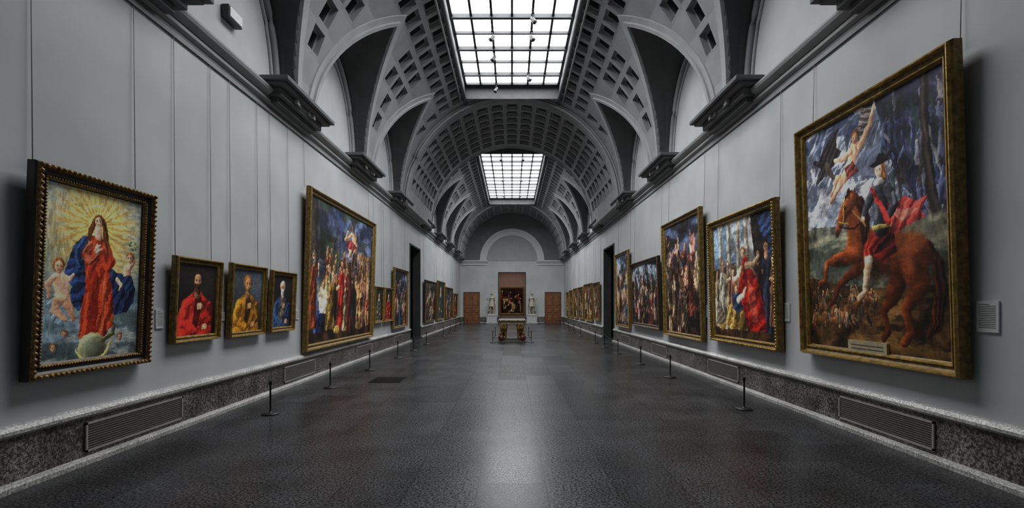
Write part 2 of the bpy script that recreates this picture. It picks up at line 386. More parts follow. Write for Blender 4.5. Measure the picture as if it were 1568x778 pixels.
cp=[(0,5.20),(0.03,5.20),(0.04,5.25),(0.02,5.27),(0.02,5.33),(0.07,5.36),(0.08,5.40),(0.05,5.42),(0.05,5.45),(0.15,5.50),(0.17,5.54),(0.17,5.57),(0,5.59)]
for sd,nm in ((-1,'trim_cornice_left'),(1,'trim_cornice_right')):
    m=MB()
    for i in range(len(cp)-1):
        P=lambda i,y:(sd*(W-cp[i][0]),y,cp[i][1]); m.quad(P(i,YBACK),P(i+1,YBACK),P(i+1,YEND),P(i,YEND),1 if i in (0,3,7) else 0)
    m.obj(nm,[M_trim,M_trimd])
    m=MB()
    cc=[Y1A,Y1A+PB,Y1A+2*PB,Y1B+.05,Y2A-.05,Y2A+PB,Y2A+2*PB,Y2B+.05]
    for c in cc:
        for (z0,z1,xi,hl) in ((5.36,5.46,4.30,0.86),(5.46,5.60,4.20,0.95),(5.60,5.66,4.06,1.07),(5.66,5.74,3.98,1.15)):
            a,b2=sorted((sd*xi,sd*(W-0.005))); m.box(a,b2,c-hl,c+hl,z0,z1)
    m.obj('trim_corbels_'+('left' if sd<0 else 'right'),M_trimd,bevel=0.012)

def door(name,x0,x1):
    m=MB(); h=2.6; y=YEND
    m.box(x0,x1,y-0.04,y-0.005,0,h,0)
    m.box(x0-0.07,x0,y-0.08,y-0.005,0,h+0.07,1); m.box(x1,x1+0.07,y-0.08,y-0.005,0,h+0.07,1); m.box(x0,x1,y-0.08,y-0.005,h,h+0.07,1)
    mid=(x0+x1)/2; m.box(mid-0.01,mid+0.01,y-0.055,y-0.04,0,h,1)
    for (a,b2) in ((x0+0.08,mid-0.07),(mid+0.07,x1-0.08)):
        for (z0,z1) in ((0.15,0.75),(0.9,1.35),(1.5,2.45)):
            m.box(a,b2,y-0.055,y-0.04,z0,z1,1); m.box(a+0.04,b2-0.04,y-0.07,y-0.055,z0+0.04,z1-0.04,0)
    m.sphere((mid-0.05,y-0.09,1.1),0.025,6,2)
    m.obj(name,[M_wood,mat('door_wood_dark',(0.11,0.042,0.018),0.5,var=0.3),M_gold])
door('door_1',-4.12,-2.86); door('door_2',2.91,4.17)

# ------------------------------------------------------------------ painter
def vn(h,w,fy,fx,seed):
    fy=max(1,int(fy));fx=max(1,int(fx)); r=np.random.RandomState(seed).rand(fy+2,fx+2)
    y=np.linspace(0,fy-1e-6,h);x=np.linspace(0,fx-1e-6,w); yi=y.astype(int);xi=x.astype(int)
    ty=(y-yi);tx=(x-xi); ty=(ty*ty*(3-2*ty))[:,None];tx=(tx*tx*(3-2*tx))[None,:]
    a=r[np.ix_(yi,xi)];b=r[np.ix_(yi,xi+1)];c=r[np.ix_(yi+1,xi)];d=r[np.ix_(yi+1,xi+1)]
    return (a*(1-tx)+b*tx)*(1-ty)+(c*(1-tx)+d*tx)*ty
def fbm(h,w,fy,fx,seed,o=4):
    t=0;a=1.0;s=0
    for i in range(o): t=t+a*vn(h,w,fy*2**i,fx*2**i,seed+i*17); s+=a; a*=0.55
    return t/s
def sm(e0,e1,x):
    t=np.clip((x-e0)/(e1-e0),0,1); return t*t*(3-2*t)
class Paint:
    def __init__(s,w,h,seed,asp,warp=1.4):
        s.w,s.h,s.asp,s.seed=w,h,asp,seed
        v,u=np.mgrid[0:h,0:w].astype(float); s.u0=u/(w-1)*100; s.v0=v/(h-1)*100
        s.u=s.u0+warp*(fbm(h,w,11,11*asp,seed+1)-.5)*2+.7*(fbm(h,w,45,45*asp,seed+7,3)-.5)
        s.v=s.v0+warp*asp*(fbm(h,w,11,11*asp,seed+2)-.5)*2+.7*asp*(fbm(h,w,45,45*asp,seed+8,3)-.5)
        s.n=fbm(h,w,5,5*asp,seed+3,5); s.hi=fbm(h,w,24,24*asp,seed+4,4); s.img=np.zeros((h,w,3))
    def over(s,col,a): s.img=s.img*(1-a[...,None])+col*a[...,None]
    def C(s,c): return np.ones((s.h,s.w,1))*np.array(c,float)/255.
    def fill(s,c1,c2,nz=0.6):
        t=np.clip(s.v0/100+nz*(s.n-.5)*2,0,1)[...,None]; s.img=s.C(c1)*(1-t)+s.C(c2)*t
    def haze(s,cx,cy,rx,ry,c,a=1.,p=1.0):
        d=np.sqrt(((s.u-cx)/rx)**2+((s.v-cy)/ry)**2); s.over(s.C(c),a*np.clip(1-d,0,1)**p)
    def clouds(s,c,lo=.5,hi=.65,f=6,seed=5,a=.8,vr=None,st=2,sl=0):
        n=fbm(s.h,s.w,f,f*s.asp/st,s.seed+seed,6); al=a*sm(lo,hi,n)
        if vr: al=al*sm(vr[0],vr[0]+8,s.v0)*(1-sm(vr[1]-8,vr[1],s.v0))
        s.over(s.C(c),al)
    def sh(s,c,q,sa=.45):
        q=np.clip(q,-1.6,1.4); return np.clip(s.C(c)*(1+sa*q)[...,None]+np.clip(q-.7,0,1)[...,None]*.08*sa,0,1)
    def blob(s,cx,cy,rx,ry=None,c=(200,150,120),ang=0,soft=.15,shade=.4,a=1.):
        if ry is None: ry=rx*s.asp
        t=math.radians(ang); dx=(s.u-cx);dy=(s.v-cy)/s.asp
        X=dx*math.cos(t)+dy*math.sin(t);Y=-dx*math.sin(t)+dy*math.cos(t)
        X=X/rx;Y=Y/(ry/s.asp); d=np.sqrt(X*X+Y*Y)
        s.over(s.sh(c,-(X*.6+Y*.7),shade),a*(1-sm(1-soft,1+soft,d)))
    def stroke(s,pts,ws,c,shade=.45,fold=0,soft=.2,a=1.):
        best=np.full((s.h,s.w),9.);sd=np.zeros((s.h,s.w));al=np.zeros((s.h,s.w))
        for i in range(len(pts)-1):
            x0,y0=pts[i];x1,y1=pts[i+1];y0=y0/s.asp;y1=y1/s.asp
            dx,dy=x1-x0,y1-y0;l2=dx*dx+dy*dy+1e-9; px=s.u-x0;py=s.v/s.asp-y0
            t=np.clip((px*dx+py*dy)/l2,0,1); w=ws[i]+(ws[i+1]-ws[i])*t
            ex,ey=px-t*dx,py-t*dy; d=np.hypot(ex,ey)/w
            m=d<best; best=np.where(m,d,best); sd=np.where(m,-(ex*.6+ey*.75)/w,sd); al=np.where(m,t+i,al)
        q=sd+.8*(s.n-.5)+.5*(s.hi-.5)
        if fold: q=q+.6*np.sin(fold*(sd*2.5+al*.7)+7*s.n+3*s.hi)
        s.over(s.sh(c,q,shade),a*(1-sm(1-soft,1+soft,best)))
    def poly(s,P,c,fold=.25,fa=60,shade=.45,a=1.,side=.5):
        ins=np.zeros((s.h,s.w),bool); n=len(P)
        for i in range(n):
            x0,y0=P[i];x1,y1=P[(i+1)%n]
            if y0==y1: continue
            k=((y0>s.v)!=(y1>s.v))&(s.u<(x1-x0)*(s.v-y0)/(y1-y0)+x0); ins^=k
        xs=[p[0] for p in P]; mx=(min(xs)+max(xs))/2; hw=(max(xs)-min(xs))/2+.1
        t=math.radians(fa); ph=(s.u*math.cos(t)+s.v*math.sin(t)/s.asp)
        q=.65*np.sin(ph*fold*2+9*s.n+3*s.hi)+.3*np.sin(ph*fold*5+10*s.hi)-side*(s.u-mx)/hw-.15
        s.over(s.sh(c,q,shade),a*ins.astype(float))
    def head(s,x,y,r,skin=(215,165,130),hair=(70,40,22),beard=None,long=0,f=0):
        A=s.asp
        s.blob(x-f*.15*r,y-.25*r*A,r*1.08,r*1.15*A,hair,soft=.15,shade=.5)
        s.blob(x+f*.2*r,y+.1*r*A,r*.74,r*1.02*A,skin,soft=.12,shade=.35)
        s.blob(x+(.42+f*.2)*r,y+.25*r*A,r*.34,r*.8*A,tuple(int(c*.62) for c in skin),soft=.7,shade=0,a=.55)
        if r>1.5:
            for e in(-.32,.36):
                s.blob(x+(e+f*.3)*r,y-.04*r*A,r*.2,r*.15*A,tuple(int(c*.6) for c in skin),soft=.6,shade=0,a=.7)
                s.blob(x+(e+f*.3)*r,y-.0*r*A,r*.1,r*.07*A,(35,22,16),soft=.4,shade=0,a=.9)
                s.blob(x+(e+f*.3)*r,y-.2*r*A,r*.2,r*.05*A,(80,50,32),soft=.5,shade=0,a=.7)
            s.stroke([(x+(.05+f*.3)*r,y-.1*r*A),(x+(.1+f*.36)*r,y+.32*r*A)],[r*.06,r*.1],(238,196,160),shade=.2,a=.6)
            s.blob(x+(.1+f*.33)*r,y+.42*r*A,r*.14,r*.05*A,(120,65,45),soft=.5,shade=0,a=.8)
            s.blob(x+(.04+f*.3)*r,y+.62*r*A,r*.22,r*.08*A,(165,66,52),soft=.4,shade=0,a=.85)
        if beard:
            s.stroke([(x-.5*r+f*.2*r,y+.55*r*A),(x+f*.3*r,y+1.15*r*A),(x+.55*r+f*.2*r,y+.5*r*A)],[r*.22,r*.55,r*.2],beard,shade=.6,fold=3); s.blob(x+f*.3*r,y+.64*r*A,r*.2,r*.06*A,(140,62,48),soft=.4,shade=0)
    def person(s,x,y,h,robe,skin=(210,160,125),hair=(60,38,22),arm=None,lean=0,legs=False,beard=None,wd=1.0,f=0):
        k=h/100.0; u=k/s.asp; w=u*wd; bx=x+lean; sx=x+lean*.3; A=s.asp
        dk=tuple(int(c*.5) for c in robe)
        if legs:
            s.stroke([(bx+3*u,y+50*k),(bx+8*u,y+72*k),(bx+5*u,y+95*k)],[6*u,4.4*u,2.4*u],tuple(int(c*.8) for c in skin))
            s.stroke([(bx-2*u,y+50*k),(bx-7*u,y+72*k),(bx-3*u,y+96*k)],[6.4*u,4.6*u,2.5*u],skin)
            s.stroke([(sx,y+15*k),(bx-.5*u,y+32*k),(bx,y+47*k)],[8.5*w,6.6*w,8*w],skin,shade=.5)
            if robe!=skin: s.poly([(bx-9*u,y+40*k),(bx+9*u,y+37*k),(bx+12*u,y+60*k),(bx-4*u,y+66*k)],robe,.5/max(u,.2)*.5,40,.5)
        else:
            fo=.22/max(w,.15)
            s.poly([(sx-4*u,y+8*k),(sx-9*w,y+16*k),(bx-11*w,y+50*k),(bx-14*w,y+95*k),(bx+13*w,y+96*k),(bx+11*w,y+48*k),(sx+9*w,y+15*k),(sx+4*u,y+8*k)],robe,fo,15,.5,side=.8)
            s.poly([(sx+2*w,y+18*k),(sx+9*w,y+15*k),(bx+11*w,y+50*k),(bx+6*w,y+94*k),(bx+1*w,y+60*k)],dk,fo,25,.4,.6)
        s.stroke([(x,y+3*k),(sx,y+11*k)],[3.2*u,4*u],tuple(int(c*.85) for c in skin))
        s.head(x,y,6.0*u,skin,hair,beard,f=f)
        if arm:
            a1,a2=arm; e=(sx+a1*u*.5,y+(17+a2*.5+6)*k); q=(sx+a1*u,y+(17+a2)*k)
            s.stroke([(sx+(3 if a1>0 else -3)*w,y+17*k),e],[4.6*u,4*u],skin if legs else robe,shade=.5); s.stroke([e,q],[3*u,2*u],skin); s.blob(q[0],q[1],2.6*u,2.3*u*A,skin)
    def finish(s,gain=1.0,tex=.2,ch=.0,jit=.5):
        if ch: 
            m=fbm(s.h,s.w,9,9*s.asp,s.seed+91,4); s.img=s.img*(1-ch+1.7*ch*sm(.36,.62,m))[...,None]
        j1=(fbm(s.h,s.w,60,60*s.asp,s.seed+51,2)-.5)*2; j2=(fbm(s.h,s.w,60,60*s.asp,s.seed+52,2)-.5)*2
        ii=np.clip((np.arange(s.h)[:,None]+j1*jit/100*s.h*1.2).astype(int),0,s.h-1); jj=np.clip((np.arange(s.w)[None,:]+j2*jit/100*s.w*1.2).astype(int),0,s.w-1)
        im=s.img[ii,jj]
        st=fbm(s.h,s.w,30,90*s.asp,s.seed+61,3); st2=fbm(s.h,s.w,90,30*s.asp,s.seed+62,3); sel=sm(.45,.55,s.n)
        br=st*sel+st2*(1-sel)
        im=im*(1+tex*(s.hi-.5)*2+.5*(br-.5)+.2*(s.n-.5))[...,None]
        g=np.random.RandomState(s.seed).rand(s.h,s.w); im=im*(1+.16*(g-.5))[...,None]
        im=np.clip(im,0,1); im=im*(.80+.3*im.mean(2,keepdims=True)); gy=im.mean(2,keepdims=True); im=np.clip(gy+(im-gy)*1.08,0,1)
        l=np.where(im<=.04045,im/12.92,((im+.055)/1.055)**2.4); return np.clip(l*gain*1.25,0,1)

def p_virgin(w,h,asp):
    s=Paint(w,h,11,asp,2.0); s.fill((138,164,184),(92,112,118),.35)
    s.clouds((170,192,206),.45,.6,5,9,.6); s.clouds((214,206,170),.5,.7,7,19,.45,(10,70))
    s.haze(49,26,64,50,(242,200,100),.95,.8); s.haze(49,19,36,26,(255,236,150),1,.9)
    ang=np.arctan2((s.v0-20)/asp,s.u0-49); rays=np.clip(np.sin(ang*26+3*s.n),0,1); d=np.hypot((s.u0-49),(s.v0-20)/asp)
    s.over(s.C((212,136,30)),rays*.85*np.clip(1-d/54,0,1)*sm(7,13,d))
    s.clouds((70,82,84),.42,.6,6,29,.75,(66,108)); s.clouds((186,190,182),.55,.68,8,39,.7,(70,108))
    s.poly([(46,26),(36,28),(26,34),(21,44),(18,52),(26,58),(22,66),(34,71),(44,66),(48,50)],(42,62,104),.3,70,.55)
    s.poly([(60,43),(72,48),(88,47),(96,56),(94,66),(84,73),(72,74),(62,70)],(36,50,86),.35,30,.6)
    s.poly([(41,28),(50,25),(60,28),(64,38),(64,50),(70,66),(71,80),(62,87),(48,90),(35,87),(36,72),(40,58),(38,42)],(204,68,38),.34,15,.42)
    s.poly([(48,44),(54,54),(52,88),(44,88),(43,60)],(130,30,22),.4,15,.4,.6); s.poly([(58,46),(62,60),(60,86),(56,84)],(230,118,74),.5,10,.4,.6)
    s.stroke([(60,33),(66,40),(62,45),(54,40)],[5,4.5,3.5,2.3],(200,68,40),fold=2); s.stroke([(42,32),(36,37),(43,42),(50,37)],[4.2,4.2,3.3,2.2],(192,92,66),fold=2)
    s.stroke([(38,29),(31,36),(32,46)],[3,3.6,3],(52,76,120),fold=2.5)
    s.blob(50.5,34,2.6,3,(230,185,150),soft=.2); s.stroke([(48,35),(53,31)],[1.,.8],(232,190,155)); s.stroke([(49.5,36),(55,33)],[1.,.8],(232,190,155))
    s.stroke([(72,52),(78,55),(76,58)],[2.2,1.8,1.4],(225,180,150))
    s.stroke([(54.5,16),(57,22),(60,30),(61,36)],[2.4,3.0,2.6,1.2],(104,58,28),fold=3); s.stroke([(45.5,17),(43,23),(42,29)],[2.2,2.4,1.2],(104,58,28),fold=3)
    s.stroke([(50,20),(50.5,26)],[2.2,3.4],(226,178,145)); s.head(50,17,4.6,(236,194,162),(112,62,30),f=-.15)
    for i in range(12):
        a=math.radians(195+i*13.6); s.blob(50+15*math.cos(a),18+15*asp*math.sin(a),.8,.6,(255,255,235),soft=.4,shade=0)
    x,y=14,46
    s.poly([(3,58),(12,66),(22,80),(10,76)],(150,170,190),.5,50,.5,.7)
    s.stroke([(x+6,y+16),(x+11,y+23),(x+15,y+30)],[4.4,3.4,2.0],(206,150,118)); s.stroke([(x+2,y+17),(x-1,y+24),(x+8,y+30)],[4.6,3.6,2.0],(216,164,132))
    s.stroke([(x,y+6),(x+3,y+12),(x+4,y+17)],[5.6,6,5.4],(224,172,142)); s.stroke([(x-4,y+6),(x-9,y+10),(x-7,y+17)],[2.8,2.4,1.5],(222,170,140)); s.stroke([(x+4,y+6),(x+9,y+8),(x+13,y+5)],[2.6,2.2,1.4],(222,170,140)); s.head(x,y,4.8,(226,172,140),(130,80,36),f=.3)
    x,y=87,38
    s.stroke([(x-2,y+7),(x-3,y+14)],[4.6,5],(222,172,140)); s.stroke([(x,y+6),(x+5,y+2),(x+4,y-4)],[2.4,2,1.4],(222,170,140)); s.head(x,y,4.4,(226,172,140),(150,96,46),f=-.3)
    s.poly([(76,50),(88,48),(96,56),(84,60)],(40,56,92),.5,30,.5)
    for i in range(16):
        a=i*.8; s.blob(x+4+3.6*math.cos(a),y-9+3.2*math.sin(a),1.1,.8,[(80,130,84),(60,110,120),(170,180,120)][i%3],soft=.4)
    s.blob(49,93,14,9,(150,148,110),soft=.08,shade=.6); s.blob(49,93,10,6.5,(108,118,104),soft=.3,shade=.5,a=.6)
    s.stroke([(33,94),(40,101),(52,102),(64,97),(68,90)],[.8,1.6,2,1.6,.6],(220,200,120)); s.stroke([(60,90),(70,86),(72,80),(66,76)],[1.8,1.6,1.2,.8],(90,92,50),fold=4)
    for x,y in((22,84),(78,88),(12,92)): s.head(x,y,2.8,(184,146,120),(120,80,40))
    return s.finish(1.12,.15)
def p_saint(w,h,asp,robe,bg,hair,beard,skin,seed,robe2=None,f=0):
    s=Paint(w,h,seed,asp,1.4); s.fill(bg,tuple(int(c*.5) for c in bg),.5); s.haze(80,30,50,40,tuple(min(255,int(c*1.5)) for c in bg),.5)
    s.poly([(4,104),(2,80),(8,62),(22,48),(40,38),(58,38),(76,50),(86,68),(92,104)],robe,.10,60,.36,side=.9)
    s.poly([(44,44),(56,41),(66,56),(58,74),(46,104),(34,104),(42,70)],robe2 or tuple(int(c*.36) for c in robe),.14,80,.35,.9)
    s.stroke([(22,58),(18,80),(44,92)],[11,11,7],robe,shade=.4,fold=1.6)
    s.stroke([(82,58),(85,76),(74,86)],[8,8,5],tuple(int(c*.7) for c in robe),shade=.45,fold=2)
    s.stroke([(50,32),(50,42)],[7,8],tuple(int(c*.7) for c in skin)); s.head(50,23,12,skin,hair,beard,f=f)
    if beard: s.stroke([(50+4*f,32),(53+5*f,40)],[6.5,4.0],beard,shade=.6,fold=4)
    for hx,hy in((74,88),(60,58)):
        s.blob(hx,hy,5.0,4.2,skin,soft=.15)
        for i in range(4): s.stroke([(hx,hy-2+i*1.8),(hx-6,hy-3+i*2.2),(hx-9,hy-1.5+i*2)],[1.6,1.3,.9],skin)
    return s.finish(1.0,.15)
def p_adoration(w,h,asp):
    s=Paint(w,h,33,asp,1.2); s.fill((58,72,106),(62,46,34),.3); s.clouds((112,126,156),.46,.6,5,7,.85,(-20,54)); s.clouds((30,34,46),.5,.62,6,27,.85,(-20,60)); s.clouds((52,64,48),.5,.6,8,37,.8,(-10,54))
    s.poly([(-2,0),(9,0),(11,30),(13,70),(-2,80)],(56,50,46),.3,0,.3); s.poly([(58,8),(63,7),(65,60),(60,62)],(50,48,46),.3,0,.3,.8)
    for x,y in((52,15),(60,11),(66,18)):
        s.stroke([(x+2,y+9),(x+5,y+15),(x+3,y+19)],[2.2,1.7,1.1],(214,158,120)); s.stroke([(x,y+3),(x+2,y+9)],[2.3,2.4],(224,170,132)); s.stroke([(x-1,y+4),(x-5,y+6)],[1.2,.8],(220,165,125)); s.head(x,y,1.9,(224,172,135),(120,80,40))
    s.poly([(50,22),(58,20),(68,24),(62,29),(52,27)],(150,60,62),.8,30,.5)
    rs=np.random.RandomState(4); cols=[(108,46,36),(64,58,66),(132,100,58),(78,74,52),(98,58,38),(50,44,42),(126,108,84)]
    for i in range(44):
        x=20+rs.rand()*78; y=31+rs.rand()*14; s.person(x,y,26,cols[rs.randint(7)],(180,126,90),(52,34,22),(rs.rand()*30-15,rs.rand()*30-14))
    for x in(80,89,74): s.stroke([(x,52),(x+2,40),(x+1,33),(x+5,31),(x+9,34)],[2.6,1.8,1.6,1.9,1.1],(130,96,62))
    for x in(30,38,70,86,95): s.stroke([(x,52),(x+rs.rand()*4-2,20)],[.3,.25],(120,96,60))
    for i in range(28):
        x=16+rs.rand()*82; y=45+rs.rand()*9; s.person(x,y,34,cols[rs.randint(7)],(188,134,96),(52,34,22),(rs.rand()*30-15,rs.rand()*24-6),wd=1.2)
    s.person(12,47,48,(44,60,96),(232,186,150),(90,56,30),(20,16),2,wd=1.5); s.haze(18,64,14,14,(246,218,160),.8)
    s.stroke([(19,64),(22,68)],[2.6,2.4],(244,206,168)); s.stroke([(22,68),(26,70)],[1.6,1],(244,206,168)); s.head(18,60,2.0,(240,200,165),(160,110,60)); s.poly([(12,68),(26,67),(29,78),(14,80)],(200,188,164),.5,40,.3)
    s.person(6,40,52,(120,58,32),(190,140,105),(90,80,70),None,0,beard=(130,120,110))
    s.person(31,52,46,(150,116,60),(205,155,120),(110,100,90),(-24,18),-3,beard=(150,140,130),wd=1.6)
    s.person(44,42,56,(158,44,34),(205,150,115),(70,50,30),(-20,18),0,beard=(90,70,50),wd=1.2); s.person(57,43,54,(90,40,32),(110,76,54),(30,22,20),(-16,20),0,wd=1.1)
    s.person(50,62,34,(170,144,104),(220,170,130),(110,70,40),(-10,12),wd=1.2)
    s.person(69,50,46,(140,92,50),(214,152,106),(60,38,22),(18,-8),4,legs=True,wd=1.1); s.person(81,48,50,(96,60,40),(206,144,100),(60,38,22),(-20,10),-2,legs=True,wd=1.2); s.person(92,50,48,(130,60,40),(196,138,98),(60,38,22),(10,-16),0,legs=True)
    s.poly([(-2,94),(30,92),(60,95),(102,92),(102,102),(-2,102)],(58,42,30),.2,10,.3); s.blob(75,92,6,3.4,(170,130,80)); s.blob(38,93,5,3,(180,144,80))
    return s.finish(1.1,.2,.32,.35)
def p_equestrian(w,h,asp):
    s=Paint(w,h,51,asp,1.2); s.fill((104,114,140),(86,82,74),.3); rs=np.random.RandomState(9)
    s.clouds((156,164,180),.42,.56,5,9,.9,(-20,62),.8); s.clouds((60,66,88),.5,.6,5,19,.8,(-20,60),1); s.clouds((210,210,212),.56,.64,9,29,.85,(-10,52),1)
    for i in range(80):
        x=rs.rand()*70;y=rs.rand()*54; s.stroke([(x,y),(x+3+rs.rand()*5,y-3-rs.rand()*5),(x+9+rs.rand()*5,y-5-rs.rand()*6)],[.4,.9,.3],[(206,208,210),(66,74,96),(150,158,178)][i%3],a=.5)
    s.poly([(58,-2),(102,-2),(102,70),(90,60),(84,44),(72,34),(64,16)],(54,56,80),.22,110,.6,.92,side=0)
    for i in range(120):
        x=62+rs.rand()*38;y=rs.rand()*56; s.stroke([(x,y),(x+rs.rand()*6-3,y+3+rs.rand()*4),(x+rs.rand()*10-4,y+7+rs.rand()*7)],[.7,1.1,.3],[(34,38,58),(46,60,50),(104,112,144),(74,82,118),(30,30,40),(140,138,140),(60,54,44)][i%7],a=.7)
    s.stroke([(90,-2),(88,20),(91,44),(97,64)],[2.6,2.4,3,4.4],(52,46,42),shade=.7,fold=3)
    s.poly([(-2,44),(24,46),(44,50),(60,58),(102,56),(102,82),(-2,72)],(98,98,86),.16,8,.4); s.clouds((158,154,128),.48,.6,9,49,.8,(44,72),4); s.clouds((56,64,58),.5,.6,8,44,.8,(46,74),4)
    s.poly([(-2,68),(20,70),(44,74),(102,74),(102,102),(-2,102)],(68,48,30),.12,8,.45)
    s.clouds((142,104,58),.5,.6,10,59,.8,(68,104),3); s.clouds((28,20,14),.5,.6,8,69,.9,(74,108),3)
    for i in range(80):
        x=4+rs.rand()*52;y=74+rs.rand()*13; c=[(140,100,60),(100,56,40),(150,124,90),(60,50,44),(112,100,80)][i%5]; s.stroke([(x,y),(x+rs.rand()*5-2.5,y+3.4)],[1.3,1.2],c,fold=3); s.blob(x,y-1.4,.8,.7,(170,126,90)); s.stroke([(x,y),(x+rs.rand()*5-2.5,y+1.5)],[.6,.4],(164,120,86))
        if i%5==0: s.stroke([(x,y),(x+rs.rand()*12-6,y-8)],[.3,.25],(60,46,34))
        if i%9==0: s.stroke([(x-3,y+3),(x+4,y+3),(x+7,y)],[2,2.2,1.2],(136,90,54))
    s.clouds((40,28,18),.46,.6,12,88,.6,(70,92),2)
    s.poly([(5,13),(13,13),(20,8),(31,3),(29,11),(33,14),(26,19),(19,22),(9,25),(14,18)],(50,44,46),.8,40,.6); s.stroke([(20,18),(25,24),(28,25)],[2.4,1.4,.5],(70,60,52))
    s.poly([(50,-1),(58,0),(57,7),(50,17),(44,14)],(120,110,108),.9,110,.6)
    s.stroke([(34,26),(29,25),(24,31)],[2.6,2.0,1.2],(196,142,112)); s.stroke([(36,25),(29,30),(23,34)],[2.8,2.2,1.2],(208,152,122))
    s.stroke([(44,15),(41,20),(36,26)],[4.0,3.6,3.4],(218,164,134)); s.stroke([(40,16),(33,18),(27,17)],[2,1.6,1],(214,160,130)); s.stroke([(48,15),(55,9),(58,2)],[2.2,1.8,1.1],(216,166,134)); s.poly([(35,22),(42,20),(46,25),(38,28)],(120,60,54),.8,50,.5); s.head(44,11,3.2,(214,160,128),(110,62,34),f=-.3)
    HB=(132,66,34)
    s.stroke([(88,60),(93,66),(94,78),(91,88),(87,92)],[2.2,3.2,3.8,3.2,1.2],(50,26,16),fold=5,shade=.8)
    s.stroke([(73,68),(67,78),(61,83),(63,91),(60,94)],[6.4,4.2,2.2,1.8,2.0],(84,40,21),shade=.6)
    s.stroke([(48,64),(37,68),(28,72),(24,79),(21,80)],[5,3.2,1.9,1.6,1.9],(88,42,23),shade=.6)
    s.stroke([(46,56),(56,60),(68,61),(79,63)],[10.5,10.5,10.8,10.5],HB,shade=.65); s.stroke([(80,64),(83,74),(75,82),(77,91),(73,95)],[8.6,5.4,2.8,2.0,2.4],(120,58,29),shade=.65)
    s.blob(78,60,7,6,(178,102,58),soft=.8,shade=.3,a=.5); s.blob(56,68,12,3,(66,30,16),soft=.8,shade=0,a=.6)
    s.stroke([(42,59),(30,61),(18,62),(15,70),(11,71)],[6.0,4.0,2.2,1.8,2.1],(126,62,32),shade=.65)
    s.stroke([(47,55),(43,47),(39,39)],[9,6.8,4.8],HB,shade=.65)
    s.stroke([(40,34),(46,38),(50,46),(50,55)],[1.8,3.0,3.4,1.6],(46,22,14),fold=5,shade=.8)
    s.stroke([(39,37),(33,42),(28.5,48)],[4.8,3.6,2.4],(142,74,40),shade=.6); s.blob(27.6,49.4,2.2,1.8,(70,40,30)); s.blob(35,39.5,.9,.7,(16,10,8),shade=0); s.blob(27,49.6,.6,.4,(20,10,8),shade=0)
    s.stroke([(38.5,35),(38.5,31.5)],[1.3,.4],(110,52,26)); s.stroke([(42,35),(43,32)],[1.3,.4],(110,52,26)); s.stroke([(38,33),(35,36)],[1.4,.6],(46,22,14),fold=3)
    s.stroke([(35,35),(33,45)],[.5,.5],(196,156,70)); s.stroke([(30,45),(37,46)],[.5,.5],(196,156,70)); s.stroke([(30,47),(42,48),(52,46)],[.4,.4,.4],(40,24,16)); s.stroke([(46,46),(50,60),(58,68)],[.8,.9,.8],(52,30,22))
    s.poly([(63,40),(70,43),(76,40),(82,43),(89,42),(85,47),(87,50),(79,51),(71,54),(62,51)],(196,74,68),.45,25,.5,side=0); s.poly([(67,44),(76,45),(84,46),(74,50)],(228,144,126),.5,30,.4,.6)
    s.poly([(55,50),(68,50),(71,60),(63,65),(53,61)],(130,38,30),.45,70,.5)
    s.stroke([(62,53),(53,58),(51,62)],[5.0,4.4,3.4],(148,46,34),fold=3,shade=.6); s.stroke([(51,63),(50,70),(48,76),(44,78)],[2.9,2.4,1.6,1.5],(214,172,136),shade=.5); s.blob(51,62.5,3.2,1.9,(226,210,184),soft=.3)
    s.stroke([(61,36),(60.5,43),(61,50)],[5.6,5.2,5.2],(52,54,60),shade=.9); s.stroke([(58,36),(57.5,46)],[1.0,1.2],(150,156,164),shade=.2,a=.5); s.stroke([(55.5,50),(67,50)],[1.0,1.0],(190,160,90))
    s.stroke([(56,36),(51,41),(48,45)],[3.0,2.5,1.7],(62,64,70),shade=.9); s.stroke([(66,36),(70,42),(66,47)],[3.0,2.6,1.9],(60,60,66),shade=.9); s.stroke([(55,34),(60,41),(66,49)],[1.2,1.5,1.7],(190,60,54),fold=4); s.stroke([(69,38),(70,42)],[1.,1.],(150,154,160),shade=.2,a=.5)
    s.blob(47.5,46,1.5,1.2,(226,180,150)); s.stroke([(50,49),(41,41)],[.45,.45],(150,110,60))
    s.blob(60.5,32.2,3.8,1.3,(222,220,212),soft=.2,shade=.5); s.stroke([(63,26),(64,31)],[1.7,1.4],(150,96,50),fold=4); s.head(60.5,28.3,3.2,(238,194,162),(140,90,48),f=-.3)
    s.blob(61,25,6.4,1.3,(18,16,18),ang=-6,soft=.1); s.blob(62,23.6,3.4,1.9,(24,22,24),soft=.1); s.stroke([(65,24),(70,22),(72,26)],[1,1.2,.6],(30,28,32),fold=4)
    return s.finish(1.18,.22,.2,.35)
